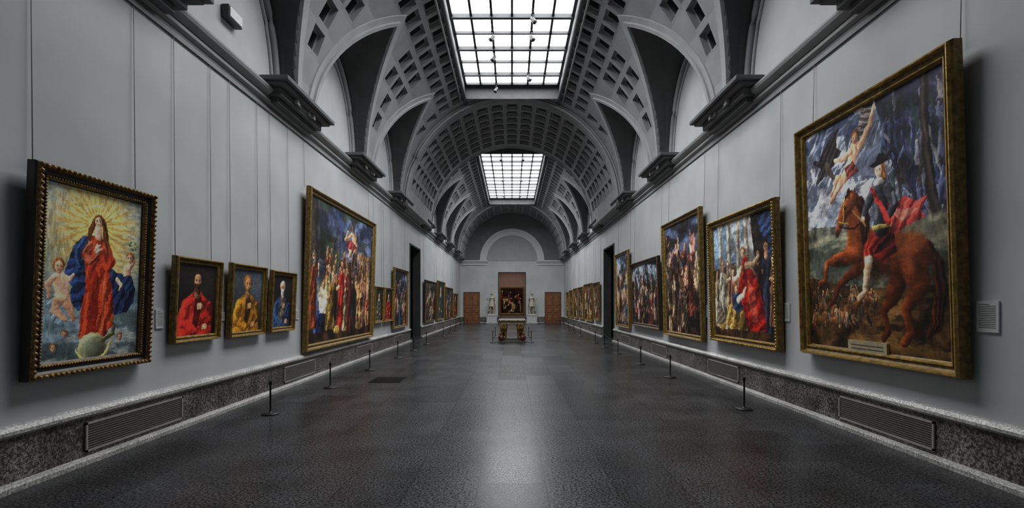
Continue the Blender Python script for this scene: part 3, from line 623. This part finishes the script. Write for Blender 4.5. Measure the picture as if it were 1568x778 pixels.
def p_drama(w,h,asp):
    s=Paint(w,h,71,asp,1.2); s.fill((92,88,76),(64,44,30),.3); s.poly([(0,0),(60,0),(60,34),(0,40)],(112,130,150),.1,10,.25); s.clouds((176,180,180),.5,.6,5,5,.7,(-20,44))
    for x in(14,30,46,60):
        s.stroke([(x,4),(x,62)],[2.8,3.2],(152,144,128),shade=.7); s.poly([(x-4.5,0),(x+4.5,0),(x+3.5,5),(x-3.5,5)],(170,162,146),.4,0,.3)
    s.poly([(66,0),(102,0),(102,100),(84,86),(74,50)],(36,30,28),.2,70,.5); s.poly([(76,4),(102,0),(102,38),(90,36),(84,20)],(52,70,112),.5,60,.6,.9)
    s.person(88,28,68,(40,44,58),(196,146,110),(40,28,20),(-20,10),wd=1.3); s.person(76,33,60,(66,44,36),(186,138,104),(36,26,20),(-16,0),beard=(60,44,34)); s.person(97,38,52,(84,60,44),(186,138,104),(36,26,20),(-10,10))
    s.person(6,44,50,(180,164,138),(226,180,148),(110,70,40),(20,6),wd=1.2); s.person(27,38,56,(176,130,96),(228,182,150),(110,70,40),(-16,12),wd=1.1); s.person(17,36,60,(204,192,168),(232,188,155),(130,90,50),(24,4),wd=1.2)
    s.person(36,44,48,(150,100,94),(226,178,145),(90,54,30),(16,10)); s.person(60,34,30,(120,60,50),(210,160,125),(70,50,30))
    s.poly([(46,50),(54,44),(64,42),(74,50),(82,70),(86,92),(62,92),(48,80),(42,64)],(176,38,32),.24,55,.45); s.poly([(60,50),(70,60),(74,84),(66,86),(60,66)],(222,104,78),.4,70,.4,.6); s.poly([(50,60),(56,60),(60,88),(54,84)],(110,16,18),.5,70,.4,.7)
    s.stroke([(56,36),(55,46)],[4.6,4.8],(186,46,38),fold=2); s.stroke([(58,40),(68,40),(77,34)],[3,2.4,1.6],(228,180,146)); s.stroke([(50,42),(42,50),(36,50)],[3,2.4,1.6],(228,180,146)); s.head(54,29,3.8,(234,188,152),(140,90,44),f=-.3)
    s.poly([(26,72),(40,66),(52,72),(58,92),(34,95),(20,88)],(160,124,64),.3,40,.45); s.poly([(34,63),(46,61),(52,74),(42,80),(34,74)],(50,68,100),.45,60,.5); s.stroke([(44,68),(52,64),(56,58)],[2.8,2.2,1.4],(232,186,152)); s.head(40,58,3.6,(234,190,156),(150,100,50),f=.4)
    s.poly([(-2,93),(102,93),(102,102),(-2,102)],(70,48,30),.15,5,.3); s.blob(14,90,6,4.6,(150,120,60)); s.poly([(2,74),(14,72),(20,88),(6,90)],(120,108,90),.6,60,.4)
    return s.finish(1.1,.2,.25,.35)
def p_gen(w,h,asp,seed,bg1,bg2,cols,n=14,nude=.4,hh=46,sky=None,drk=0):
    s=Paint(w,h,seed,asp,1.4); s.fill(bg1,bg2,.4)
    if sky: s.clouds(sky,.46,.6,4,7,.85,(-20,50))
    s.clouds(tuple(int(c*.4) for c in bg2),.5,.6,6,17,.85)
    rs=np.random.RandomState(seed); n=int(n*1.5)
    for i in range(n):
        y=10+ i/n*48+rs.rand()*10; x=8+((i*37)%84)+rs.rand()*8-4; c=cols[rs.randint(len(cols))]; sk=(216-int(rs.rand()*40),160-int(rs.rand()*34),122-int(rs.rand()*20))
        if rs.rand()<nude: s.person(x,y,hh,c if rs.rand()<.6 else sk,sk,(70,44,26),(rs.rand()*60-30,rs.rand()*50-30),rs.rand()*16-8,legs=True,wd=1.)
        else: s.person(x,y,hh,c,sk,(60,38,24),(rs.rand()*50-25,rs.rand()*40-16),rs.rand()*10-5,wd=1.3)
        if i%4==0:
            q=rs.rand()*20-10; s.poly([(x-9,y+14),(x+8,y+10+q*.4),(x+14,y+28),(x+q,y+36),(x-12,y+30)],cols[rs.randint(len(cols))],.6,rs.rand()*90,.55,.85)
    return s.finish(.95,.22,.48,.5)
def p_port(w,h,asp,seed,robe,bg):
    s=Paint(w,h,seed,asp,1.4); s.fill(bg,tuple(int(c*.5) for c in bg),.4)
    s.poly([(20,102),(18,60),(30,38),(50,32),(70,38),(82,60),(80,102)],robe,.2,75,.4); s.blob(50,34,12,6,(200,195,185)); s.head(50,23,10,(220,172,138),(60,40,24),beard=(80,52,30) if seed%2 else None); s.blob(36,72,5,4,(215,168,134)); s.blob(66,80,5,4,(215,168,134))
    return s.finish(.9)

M_canvas,nt,b=nmat('oil_paint_canvas')
at=nt.nodes.new('ShaderNodeAttribute'); at.attribute_name='paint'
tcn=nt.nodes.new('ShaderNodeTexCoord'); nn=nt.nodes.new('ShaderNodeTexNoise'); nn.inputs['Scale'].default_value=140; nn.inputs['Detail'].default_value=2
nt.links.new(tcn.outputs['Object'],nn.inputs['Vector'])
mr=nt.nodes.new('ShaderNodeMapRange'); mr.inputs['To Min'].default_value=0.75; mr.inputs['To Max'].default_value=1.35
nt.links.new(nn.outputs['Fac'],mr.inputs['Value']); vs=nt.nodes.new('ShaderNodeVectorMath'); vs.operation='SCALE'
nt.links.new(at.outputs['Color'],vs.inputs[0]); nt.links.new(mr.outputs['Result'],vs.inputs['Scale']); nt.links.new(vs.outputs['Vector'],b.inputs['Base Color'])
b.inputs['Roughness'].default_value=0.55; b.inputs['Specular IOR Level'].default_value=0.2

def canvas(parent,w,h,fn,y,res):
    nh=int(res); nw=max(12,int(res*w/h)); img=fn(nw,nh,w/h)
    xs=np.linspace(-w/2,w/2,nw); zs=np.linspace(h/2,-h/2,nh); X,Z=np.meshgrid(xs,zs)
    co=np.stack([X,np.full_like(X,y),Z],-1).reshape(-1,3)
    me=bpy.data.meshes.new('canvas'); i=np.arange(nh*nw).reshape(nh,nw)
    q=np.stack([i[1:,:-1],i[1:,1:],i[:-1,1:],i[:-1,:-1]],-1).reshape(-1,4); nf=len(q)
    me.vertices.add(len(co)); me.vertices.foreach_set('co',co.ravel()); me.loops.add(nf*4); me.loops.foreach_set('vertex_index',q.ravel().astype(np.int32))
    me.polygons.add(nf); me.polygons.foreach_set('loop_start',np.arange(0,nf*4,4,dtype=np.int32)); 
    try: me.polygons.foreach_set('loop_total',np.full(nf,4,dtype=np.int32))
    except Exception: pass
    me.update(calc_edges=True)
    ca=me.color_attributes.new('paint','FLOAT_COLOR','POINT'); rgba=np.concatenate([img.reshape(-1,3),np.ones((nh*nw,1))],1).astype(np.float32); ca.data.foreach_set('color',rgba.ravel())
    me.materials.append(M_canvas); o=bpy.data.objects.new('canvas',me); link(o); o.parent=parent; return o
def frame_mesh(parent,w,h,fw,fd,mats,ornate=False):
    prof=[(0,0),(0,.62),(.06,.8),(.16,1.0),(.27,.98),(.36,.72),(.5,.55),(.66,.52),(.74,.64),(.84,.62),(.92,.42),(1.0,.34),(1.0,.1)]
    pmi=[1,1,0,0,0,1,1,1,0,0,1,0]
    m=MB(); cs=[(-1,-1),(1,-1),(1,1),(-1,1)]
    for i in range(len(prof)-1):
        t0,d0=prof[i];t1,d1=prof[i+1]
        for k in range(4):
            a,b2=cs[k],cs[(k+1)%4]
            P=lambda c,t,d:(c[0]*(w/2-t*fw),-d*fd,c[1]*(h/2-t*fw))
            m.quad(P(a,t0,d0),P(b2,t0,d0),P(b2,t1,d1),P(a,t1,d1),pmi[i])
    m.quad((-w/2+.01,0,-h/2+.01),(w/2-.01,0,-h/2+.01),(w/2-.01,0,h/2-.01),(-w/2+.01,0,h/2-.01),1)
    if ornate:
        def beads(t,d,r,sp):
            x,z=w/2-t*fw,h/2-t*fw
            for (n_,f_) in ((int(2*x/sp),lambda q:[(-x+2*x*q,z),(-x+2*x*q,-z)]),(int(2*z/sp),lambda q:[(x,-z+2*z*q),(-x,-z+2*z*q)])):
                for i in range(n_+1):
                    for (a,b2) in f_(i/max(1,n_)): m.sphere((a,-d*fd,b2),r,4,0)
        beads(.2,1.0,.022,.055); beads(.79,.66,.011,.03)
    o=m.obj('frame',mats,parent=parent); return o
WIRES=MB()
def painting(name,side,pl,pr,tl,tr,bl,brr,fn,fw=.12,fd=.10,off=.14,tilt=.06,res=150,mats=None,ornate=False,wires=True):
    X=W-off
    ya,yb=F*X/abs(pl-CX),F*X/abs(pr-CX)
    zt=H+((CY-tl)/abs(pl-CX)+(CY-tr)/abs(pr-CX))/2*X; zb=H+((CY-bl)/abs(pl-CX)+(CY-brr)/abs(pr-CX))/2*X
    w=abs(yb-ya);h=zt-zb; a=math.asin(min(.2,tilt/h)) if h>0 else 0
    e=empty(name); e.rotation_euler=(a,0,math.radians(-90*side)); yc=(ya+yb)/2; zc=(zt+zb)/2
    e.location=(side*(W-.03-math.sin(a)*h/2),yc,zc)
    frame_mesh(e,w,h,fw,fd,mats or [M_gold,M_ebony],ornate); canvas(e,w-2*fw+.02,h-2*fw+.02,fn,-.3*fd,res)
    if wires:
        for q in (-1,1):
            WIRES.tube([(side*(W-.02),yc+q*(w/2-.12),5.27),(side*(W-.04),yc+q*(w/2-.12),zt-.02)],.0045,5)
    return e,w,h
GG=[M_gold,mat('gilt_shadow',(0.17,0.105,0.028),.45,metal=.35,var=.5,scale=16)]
DG=[M_dgold,M_ebony]
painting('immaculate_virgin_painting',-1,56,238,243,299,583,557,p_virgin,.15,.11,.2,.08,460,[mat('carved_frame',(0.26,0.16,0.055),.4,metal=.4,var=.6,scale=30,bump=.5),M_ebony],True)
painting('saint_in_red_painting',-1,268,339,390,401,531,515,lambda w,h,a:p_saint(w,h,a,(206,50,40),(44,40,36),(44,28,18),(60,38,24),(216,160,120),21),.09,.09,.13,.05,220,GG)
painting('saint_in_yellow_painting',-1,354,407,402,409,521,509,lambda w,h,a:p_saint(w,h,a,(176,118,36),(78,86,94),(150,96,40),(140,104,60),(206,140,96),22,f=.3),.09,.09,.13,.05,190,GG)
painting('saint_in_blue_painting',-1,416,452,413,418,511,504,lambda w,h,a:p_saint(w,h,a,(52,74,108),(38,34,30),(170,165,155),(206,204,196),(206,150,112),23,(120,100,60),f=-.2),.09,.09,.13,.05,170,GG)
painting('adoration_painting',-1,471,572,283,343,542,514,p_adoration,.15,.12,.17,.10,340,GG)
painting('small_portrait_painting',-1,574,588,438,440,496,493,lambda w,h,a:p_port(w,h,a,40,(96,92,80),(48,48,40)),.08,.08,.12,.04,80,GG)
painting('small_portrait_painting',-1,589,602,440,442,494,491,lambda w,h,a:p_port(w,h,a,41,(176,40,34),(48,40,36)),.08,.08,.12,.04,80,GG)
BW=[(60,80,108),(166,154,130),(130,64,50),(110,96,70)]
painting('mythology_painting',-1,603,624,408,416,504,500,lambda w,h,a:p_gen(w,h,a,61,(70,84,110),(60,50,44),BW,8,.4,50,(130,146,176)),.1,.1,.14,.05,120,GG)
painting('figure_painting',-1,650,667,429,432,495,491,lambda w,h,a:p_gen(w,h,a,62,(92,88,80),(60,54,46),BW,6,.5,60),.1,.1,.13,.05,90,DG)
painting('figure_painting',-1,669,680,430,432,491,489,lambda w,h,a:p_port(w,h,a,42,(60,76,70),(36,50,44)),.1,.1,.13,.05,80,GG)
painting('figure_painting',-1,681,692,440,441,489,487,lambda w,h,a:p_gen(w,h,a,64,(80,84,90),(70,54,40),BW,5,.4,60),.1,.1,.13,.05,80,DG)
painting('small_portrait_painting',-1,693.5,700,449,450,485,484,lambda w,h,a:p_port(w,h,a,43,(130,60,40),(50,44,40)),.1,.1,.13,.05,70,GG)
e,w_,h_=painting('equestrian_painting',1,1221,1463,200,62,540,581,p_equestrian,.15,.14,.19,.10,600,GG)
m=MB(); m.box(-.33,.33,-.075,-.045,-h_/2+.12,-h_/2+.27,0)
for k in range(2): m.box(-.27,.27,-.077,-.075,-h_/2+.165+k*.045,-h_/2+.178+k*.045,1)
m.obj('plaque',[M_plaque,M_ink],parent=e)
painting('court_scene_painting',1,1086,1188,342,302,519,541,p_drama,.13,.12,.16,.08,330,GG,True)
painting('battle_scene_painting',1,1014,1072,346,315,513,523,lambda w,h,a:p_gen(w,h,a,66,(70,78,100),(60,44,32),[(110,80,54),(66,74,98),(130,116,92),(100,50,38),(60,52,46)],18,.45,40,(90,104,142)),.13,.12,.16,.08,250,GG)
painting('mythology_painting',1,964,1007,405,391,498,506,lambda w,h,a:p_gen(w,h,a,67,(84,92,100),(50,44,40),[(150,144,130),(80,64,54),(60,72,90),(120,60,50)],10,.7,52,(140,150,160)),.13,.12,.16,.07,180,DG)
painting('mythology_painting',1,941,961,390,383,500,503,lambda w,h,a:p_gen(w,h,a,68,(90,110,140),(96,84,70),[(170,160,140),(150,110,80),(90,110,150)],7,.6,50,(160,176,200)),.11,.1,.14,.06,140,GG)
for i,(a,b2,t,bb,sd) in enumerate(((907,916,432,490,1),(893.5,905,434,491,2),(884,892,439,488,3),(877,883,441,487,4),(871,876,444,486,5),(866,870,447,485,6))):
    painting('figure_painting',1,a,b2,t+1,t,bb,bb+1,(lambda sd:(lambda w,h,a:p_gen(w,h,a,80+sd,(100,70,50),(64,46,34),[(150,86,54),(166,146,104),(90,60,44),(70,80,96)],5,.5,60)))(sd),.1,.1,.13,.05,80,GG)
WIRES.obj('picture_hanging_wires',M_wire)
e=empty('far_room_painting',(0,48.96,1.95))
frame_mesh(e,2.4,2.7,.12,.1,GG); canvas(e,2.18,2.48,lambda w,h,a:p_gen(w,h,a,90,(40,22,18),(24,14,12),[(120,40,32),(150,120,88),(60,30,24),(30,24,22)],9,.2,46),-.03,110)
# ------------------------------------------------------------------ labels
def label(side,pl,pr,t,bt,n=10):
    X=W-.006; ya,yb=sorted((F*X/abs(pl-CX),F*X/abs(pr-CX))); mx_=(abs(pl-CX)+abs(pr-CX))/2
    zt=H+(CY-t)/mx_*X; zb=H+(CY-bt)/mx_*X; m=MB()
    a,b2=sorted((side*(W-.002),side*(W-.018))); m.box(a,b2,ya,yb,zb,zt)
    a,b2=sorted((side*(W-.018),side*(W-.0195))); hh=(zt-zb)
    for i in range(n):
        z=zt-hh*(.1+.8*i/n); L_=(yb-ya)*(.5 if i==0 else .78); y0=ya+(yb-ya)*.1
        if side>0: y0=yb-(yb-ya)*.1-L_
        m.box(a,b2,y0,y0+L_,z-hh*.018,z,1)
    m.obj('wall_label',[M_label,M_ink])
label(1,1496,1530,461,509,14); label(1,1198,1209,464,492); label(1,1076,1082,467,486); label(1,1008,1011,470,485)
label(-1,236.5,248,474,503); label(-1,336.5,342,478,491); label(-1,452,456,475,489); label(-1,406,409,477,490)
m=MB(); m.box(-.02,.1,-.19,.19,-.1,.1,0); m.box(.1,.115,-.17,.17,-.08,.08,1); m.obj('emergency_light',[M_black,M_white],loc=(-W+.03,7.75,6.2),bevel=.008)

# ------------------------------------------------------------------ stanchions
def stanchion(x,y,h=.51):
    m=MB(); m.lathe([(.125,0),(.13,.008),(.125,.018),(.05,.026),(.02,.034),(.014,.05),(.013,h-.07),(.022,h-.065),(.024,h-.02),(.018,h-.012),(.02,h-.006),(.012,h)],n=20)
    m.obj('barrier_stanchion',M_black,loc=(x,y,0))
def rope(pts,h=.47):
    for (a,b2) in zip(pts[:-1],pts[1:]):
        m=MB(); l=math.hypot(b2[0]-a[0],b2[1]-a[1]); e=.025/l
        m.tube([(a[0]+(b2[0]-a[0])*t,a[1]+(b2[1]-a[1])*t,h-.04*l/2*4*t*(1-t)) for t in [e+(1-2*e)*k/10 for k in range(11)]],.0045,5)
        m.obj('barrier_rope',M_black)
LP=[(-3.64,7.38),(-3.6,9.7),(-3.56,12.25),(-3.5,15.0),(-3.5,17.4),(-3.5,20.0)]; RP=[(3.66,7.72),(3.57,11.05),(3.52,13.4),(3.5,16.2),(3.5,18.5),(3.5,20.6)]
LP2=[(-3.5,25+2.7*i) for i in range(6)]; RP2=[(3.5,25+2.7*i) for i in range(6)]
for P in (LP,RP,LP2,RP2):
    for p in P: stanchion(*p)
    rope(P)
TP=[(-.82,20.9),(.82,20.9),(.82,24.0),(-.82,24.0)]
for p in TP: stanchion(*p)
rope(TP+[TP[0]])

# ------------------------------------------------------------------ skinned figures
def skin(name,verts,edges,rads,mt,parent=None,sub=2,root=0):
    me=bpy.data.meshes.new(name); me.from_pydata(verts,edges,[]); o=bpy.data.objects.new(name,me); link(o)
    md=o.modifiers.new('skin','SKIN'); md.use_smooth_shade=True
    for i,r in enumerate(rads):
        sv=me.skin_vertices[0].data[i]; sv.radius=(r,r) if not isinstance(r,tuple) else r; sv.use_root=(i==root)
    s2=o.modifiers.new('sub','SUBSURF'); s2.levels=sub; s2.render_levels=sub
    me.materials.append(mt)
    if parent: o.parent=parent
    return o
def statue(x,y,mir):
    e=empty('marble_statue',(x,y,0)); s=mir
    m=MB(); m.box(-.5,.5,-.4,.4,0,.1); m.box(-.44,.44,-.34,.34,.1,.64); m.box(-.48,.48,-.38,.38,.64,.72); m.obj('pedestal',M_pede,e,bevel=.01)
    z0=.80; m=MB(); m.box(-.3,.3,-.24,.24,.72,z0); m.obj('plinth',M_bronze,e)
    v=[];r=[];ed=[]
    def a(p,rad,par=None):
        v.append((p[0]*s,p[1],p[2]+z0)); r.append(rad)
        if par is not None: ed.append((par,len(v)-1))
        return len(v)-1
    pel=a((0,0,.95),(.15,.11)); sp=a((0.01,-.01,1.1),(.13,.10),pel); ch=a((.01,0,1.3),(.17,.125),sp); nb=a((.0,.0,1.44),.07,ch); nk=a((-.01,-.01,1.52),.055,nb); hd=a((-.02,-.025,1.60),(.08,.09),nk); ht=a((-.02,-.015,1.69),.078,hd)
    for sd in (-1,1):
        sh=a((sd*.205,0,1.385),.07,ch)
        if sd<0: el=a((-.33,-.03,1.16),.05,sh); wr=a((-.40,-.24,1.26),.034,el); hn=a((-.42,-.31,1.29),.036,wr); d=Vector((-.15,-.85,.35))
        else: el=a((.31,.06,1.12),.05,sh); wr=a((.30,-.1,.93),.034,el); hn=a((.29,-.15,.87),.036,wr); d=Vector((-.1,-.4,-.8))
        px=Vector((v[hn][0]*s,v[hn][1],v[hn][2]-z0))
        for k in range(4):
            o_=(k-1.5)*.021; b0=px+d*.035+Vector((0,0,o_) if sd<0 else (0,o_,0)); L_=(.045,.055,.052,.04)[k]
            q=a(b0,.010,hn); q=a(b0+d*L_*.6,.009,q); a(b0+d*L_+Vector((.012,0,-.01)),.008,q)
        q=a(px+Vector((.03,-.005,.02)),.012,hn); a(px+Vector((.045,-.04,.025)),.009,q)
    for sd in (-1,1):
        hp=a((sd*.1,0,.86),.10,pel); kn=a((sd*.12+(.03 if sd>0 else 0),-.07 if sd>0 else 0,.50),.066,hp); cf=a((sd*.125+(.03 if sd>0 else 0),.03,.36),.062,kn); an=a((sd*.13+(.03 if sd>0 else 0),.04,.10),.038,cf); a((sd*.15,-.05,.045),.038,an); a((sd*.17,-.14,.03),.028,len(v)-1)
    skin('figure',v,ed,r,M_bronze,e,2,0)
    m=MB()
    n=40;rows=[(.15,1.06),(.17,.98),(.195,.86),(.225,.72),(.24,.62)]; vs=[];fs=[]
    for j,(rr,z) in enumerate(rows):
        for k in range(n):
            t=2*math.pi*k/n; q=rr*(1+.07*j/4*math.sin(10*t)); vs.append((q*math.cos(t),q*.82*math.sin(t),z+z0))
    for j in range(len(rows)-1):
        for k in range(n): fs.append((j*n+k,j*n+(k+1)%n,(j+1)*n+(k+1)%n,(j+1)*n+k))
    m.add(vs,fs,0,True)
    m.lathe([(.15,1.04),(.16,1.06),(.15,1.08)],0,0,z0,20,0,.8)
    vs=[];fs=[];nc=18
    for j in range(10):
        z=1.44-j*.135
        for k in range(nc):
            t=k/(nc-1); hw=.20+.016*j; xx=hw*(2*t-1); vs.append((xx*s,.12+.02*math.sin(t*22+j*.3)+.012*j-.13*(abs(2*t-1)**4)*(1 if j<3 else .4),z+z0))
    for j in range(9):
        for k in range(nc-1): fs.append((j*nc+k,j*nc+k+1,(j+1)*nc+k+1,(j+1)*nc+k))
    m.add(vs,fs,0,True)
    m.tube([(-.2*s,-.02,1.42+z0),(-.1*s,-.13,1.36+z0),(.05*s,-.15,1.3+z0),(.17*s,-.1,1.38+z0),(.21*s,.0,1.43+z0)],[.03,.035,.04,.035,.03],8)
    for (dx,dy,dz,r_) in ((-.07,-.03,.06,.04),(-.05,-.08,.09,.035),(0,-.09,.10,.035),(.05,-.08,.09,.035),(.07,-.03,.06,.04),(.07,.03,.02,.045),(-.07,.03,.02,.045),(0,.07,.03,.06),(0,0,.11,.06)): m.sphere(((-.02+dx)*s,-.02+dy,1.62+dz+z0),r_,6,0)
    m.sphere((-.02*s,-.118,1.605+z0),.014,6,0,(.8,1.2,1.8)); m.sphere((-.02*s,-.108,1.565+z0),.02,6,0,(1.1,.6,.3)); m.sphere((-.02*s,-.10,1.53+z0),.024,6,0,(1,.7,.8)); m.sphere((-.05*s,-.108,1.628+z0),.013,6,0,(1,.5,.6)); m.sphere((.01*s,-.108,1.628+z0),.013,6,0,(1,.5,.6)); m.sphere((-.02*s,-.10,1.648+z0),.045,6,0,(1.1,.35,.2))
    m.sphere((-.105*s,-.02,1.61+z0),.022,6,0,(.4,.8,1.3)); m.sphere((.065*s,-.02,1.61+z0),.022,6,0,(.4,.8,1.3))
    m.tube([(.17*s,.12,z0),(.18*s,.14,.3+z0),(.16*s,.12,.55+z0)],[.085,.06,.05],10)
    m.obj('drapery',M_bronze,e)
    return e
statue(-1.72,41.7,1); statue(1.68,41.7,-1)

# ------------------------------------------------------------------ table with lions
TY0,TY1=21.25,23.45; T=empty('lion_table',(0,0,0))
m=MB(); m.box(-.66,.66,TY0-.06,TY1+.06,0,.05); m.obj('plinth',M_trimd,T,bevel=.01)
m=MB(); m.box(-.60,.60,TY0,TY1,.90,.95,0); m.box(-.57,.57,TY0+.03,TY1-.03,.87,.90,1); m.box(-.50,.50,TY0+.1,TY1-.1,.78,.87,2); m.obj('top',[M_slab,M_lion,M_marble],T,bevel=.008)
def lion(x,y,fy,mir):
    V3=lambda p:(x+mir*p[1],y-fy*p[0],.05+p[2])
    P=[];E=[];Rr=[]
    def a(p,r,par=None):
        P.append(V3(p));Rr.append(r)
        if par is not None:E.append((par,len(P)-1))
        return len(P)-1
    c=a((0,0,.40),(.075,.09)); ch=a((.16,0,.42),(.095,.12),c); nk=a((.24,0,.53),(.10,.12),ch); hd=a((.33,0,.60),.075,nk); mz=a((.41,0,.575),.045,hd); a((.45,0,.565),.036,mz)
    pv=a((-.2,0,.39),.085,c)
    for sd in(-1,1):
        h=a((-.22,sd*.07,.34),.065,pv); kn=a((-.16,sd*.09,.23),.048,h); hk=a((-.27,sd*.09,.12),.026,kn); pw=a((-.25,sd*.09,.03),.03,hk); a((-.19,sd*.09,.022),.026,pw)
        f=a((.18,sd*.09,.33),.055,ch)
        if sd<0: kn=a((.2,sd*.09,.18),.034,f); pw=a((.2,sd*.09,.035),.028,kn); a((.26,sd*.09,.025),.028,pw)
        else: kn=a((.28,sd*.1,.30),.034,f); pw=a((.34,sd*.1,.30),.028,kn); a((.40,sd*.1,.285),.028,pw)
    t=a((-.3,0,.38),.02,pv); t=a((-.36,0,.28),.015,t); t=a((-.34,.03,.15),.015,t); a((-.3,.05,.12),.03,t)
    skin('lion',P,E,Rr,M_lion,T,2,0)
    m=MB()
    for ring_,(xx,zz,rr,n_,sz) in enumerate(((.33,.61,.095,11,.028),(.29,.585,.115,12,.034),(.24,.55,.125,13,.036),(.19,.50,.12,12,.036))):
        for i in range(n_):
            t=2*math.pi*(i+.5*(ring_%2))/n_; m.sphere(V3((xx-.03*math.cos(t),rr*math.sin(t),zz+rr*math.cos(t))),sz,5,0,(1,1,1.25))
    for sd in(-1,1):
        m.sphere(V3((.345,sd*.062,.672)),.02,6,0); m.sphere(V3((.395,sd*.034,.615)),.010,5,2); m.sphere(V3((.385,sd*.034,.632)),.018,5,0,(1.1,1,.5)); m.sphere(V3((.43,sd*.022,.565)),.024,5,0)
    m.sphere(V3((.468,0,.588)),.014,5,2,(1.2,1,.8)); m.sphere(V3((.435,0,.535)),.024,5,0,(1,1,.7)); m.sphere(V3((.39,.1,.135)),.135,14,1)
    m.obj('lion_mane_and_ball',[M_lion,M_ball,M_black],T)
for mir in(-1,1):
    lion(mir*.37,TY0+.40,1,mir); lion(mir*.37,TY1-.40,-1,mir)
    for yy in(TY0+.35,TY1-.35):
        m=MB(); m.lathe([(.07,.0),(.07,.04),(.045,.07),(.05,.12),(.035,.32)],mir*.37,yy,.46,16); m.obj('baluster',M_marble,T)

# ------------------------------------------------------------------ lights
def area(name,loc,rot,sx,sy,e,c=(1,1,1)):
    l=bpy.data.lights.new(name,'AREA'); l.shape='RECTANGLE'; l.size=sx; l.size_y=sy; l.energy=e; l.color=c
    o=bpy.data.objects.new(name,l); o.location=loc; o.rotation_euler=rot; link(o); return o
area('far_room_lamp',(0,46.0,5.1),(0,0,0),3,3,70,(1,.84,.74))
w=bpy.data.worlds.new('world'); sc.world=w; w.use_nodes=True; w.node_tree.nodes['Background'].inputs[0].default_value=(.6,.7,.85,1); w.node_tree.nodes['Background'].inputs[1].default_value=.3

cam=bpy.data.cameras.new('camera'); cam.lens=F/1568*36; cam.sensor_width=36; cam.shift_y=(CY-389)/1568; cam.clip_end=200
co=bpy.data.objects.new('camera',cam); co.location=(0,0,H); co.rotation_euler=(math.radians(90),0,0); link(co); sc.camera=co
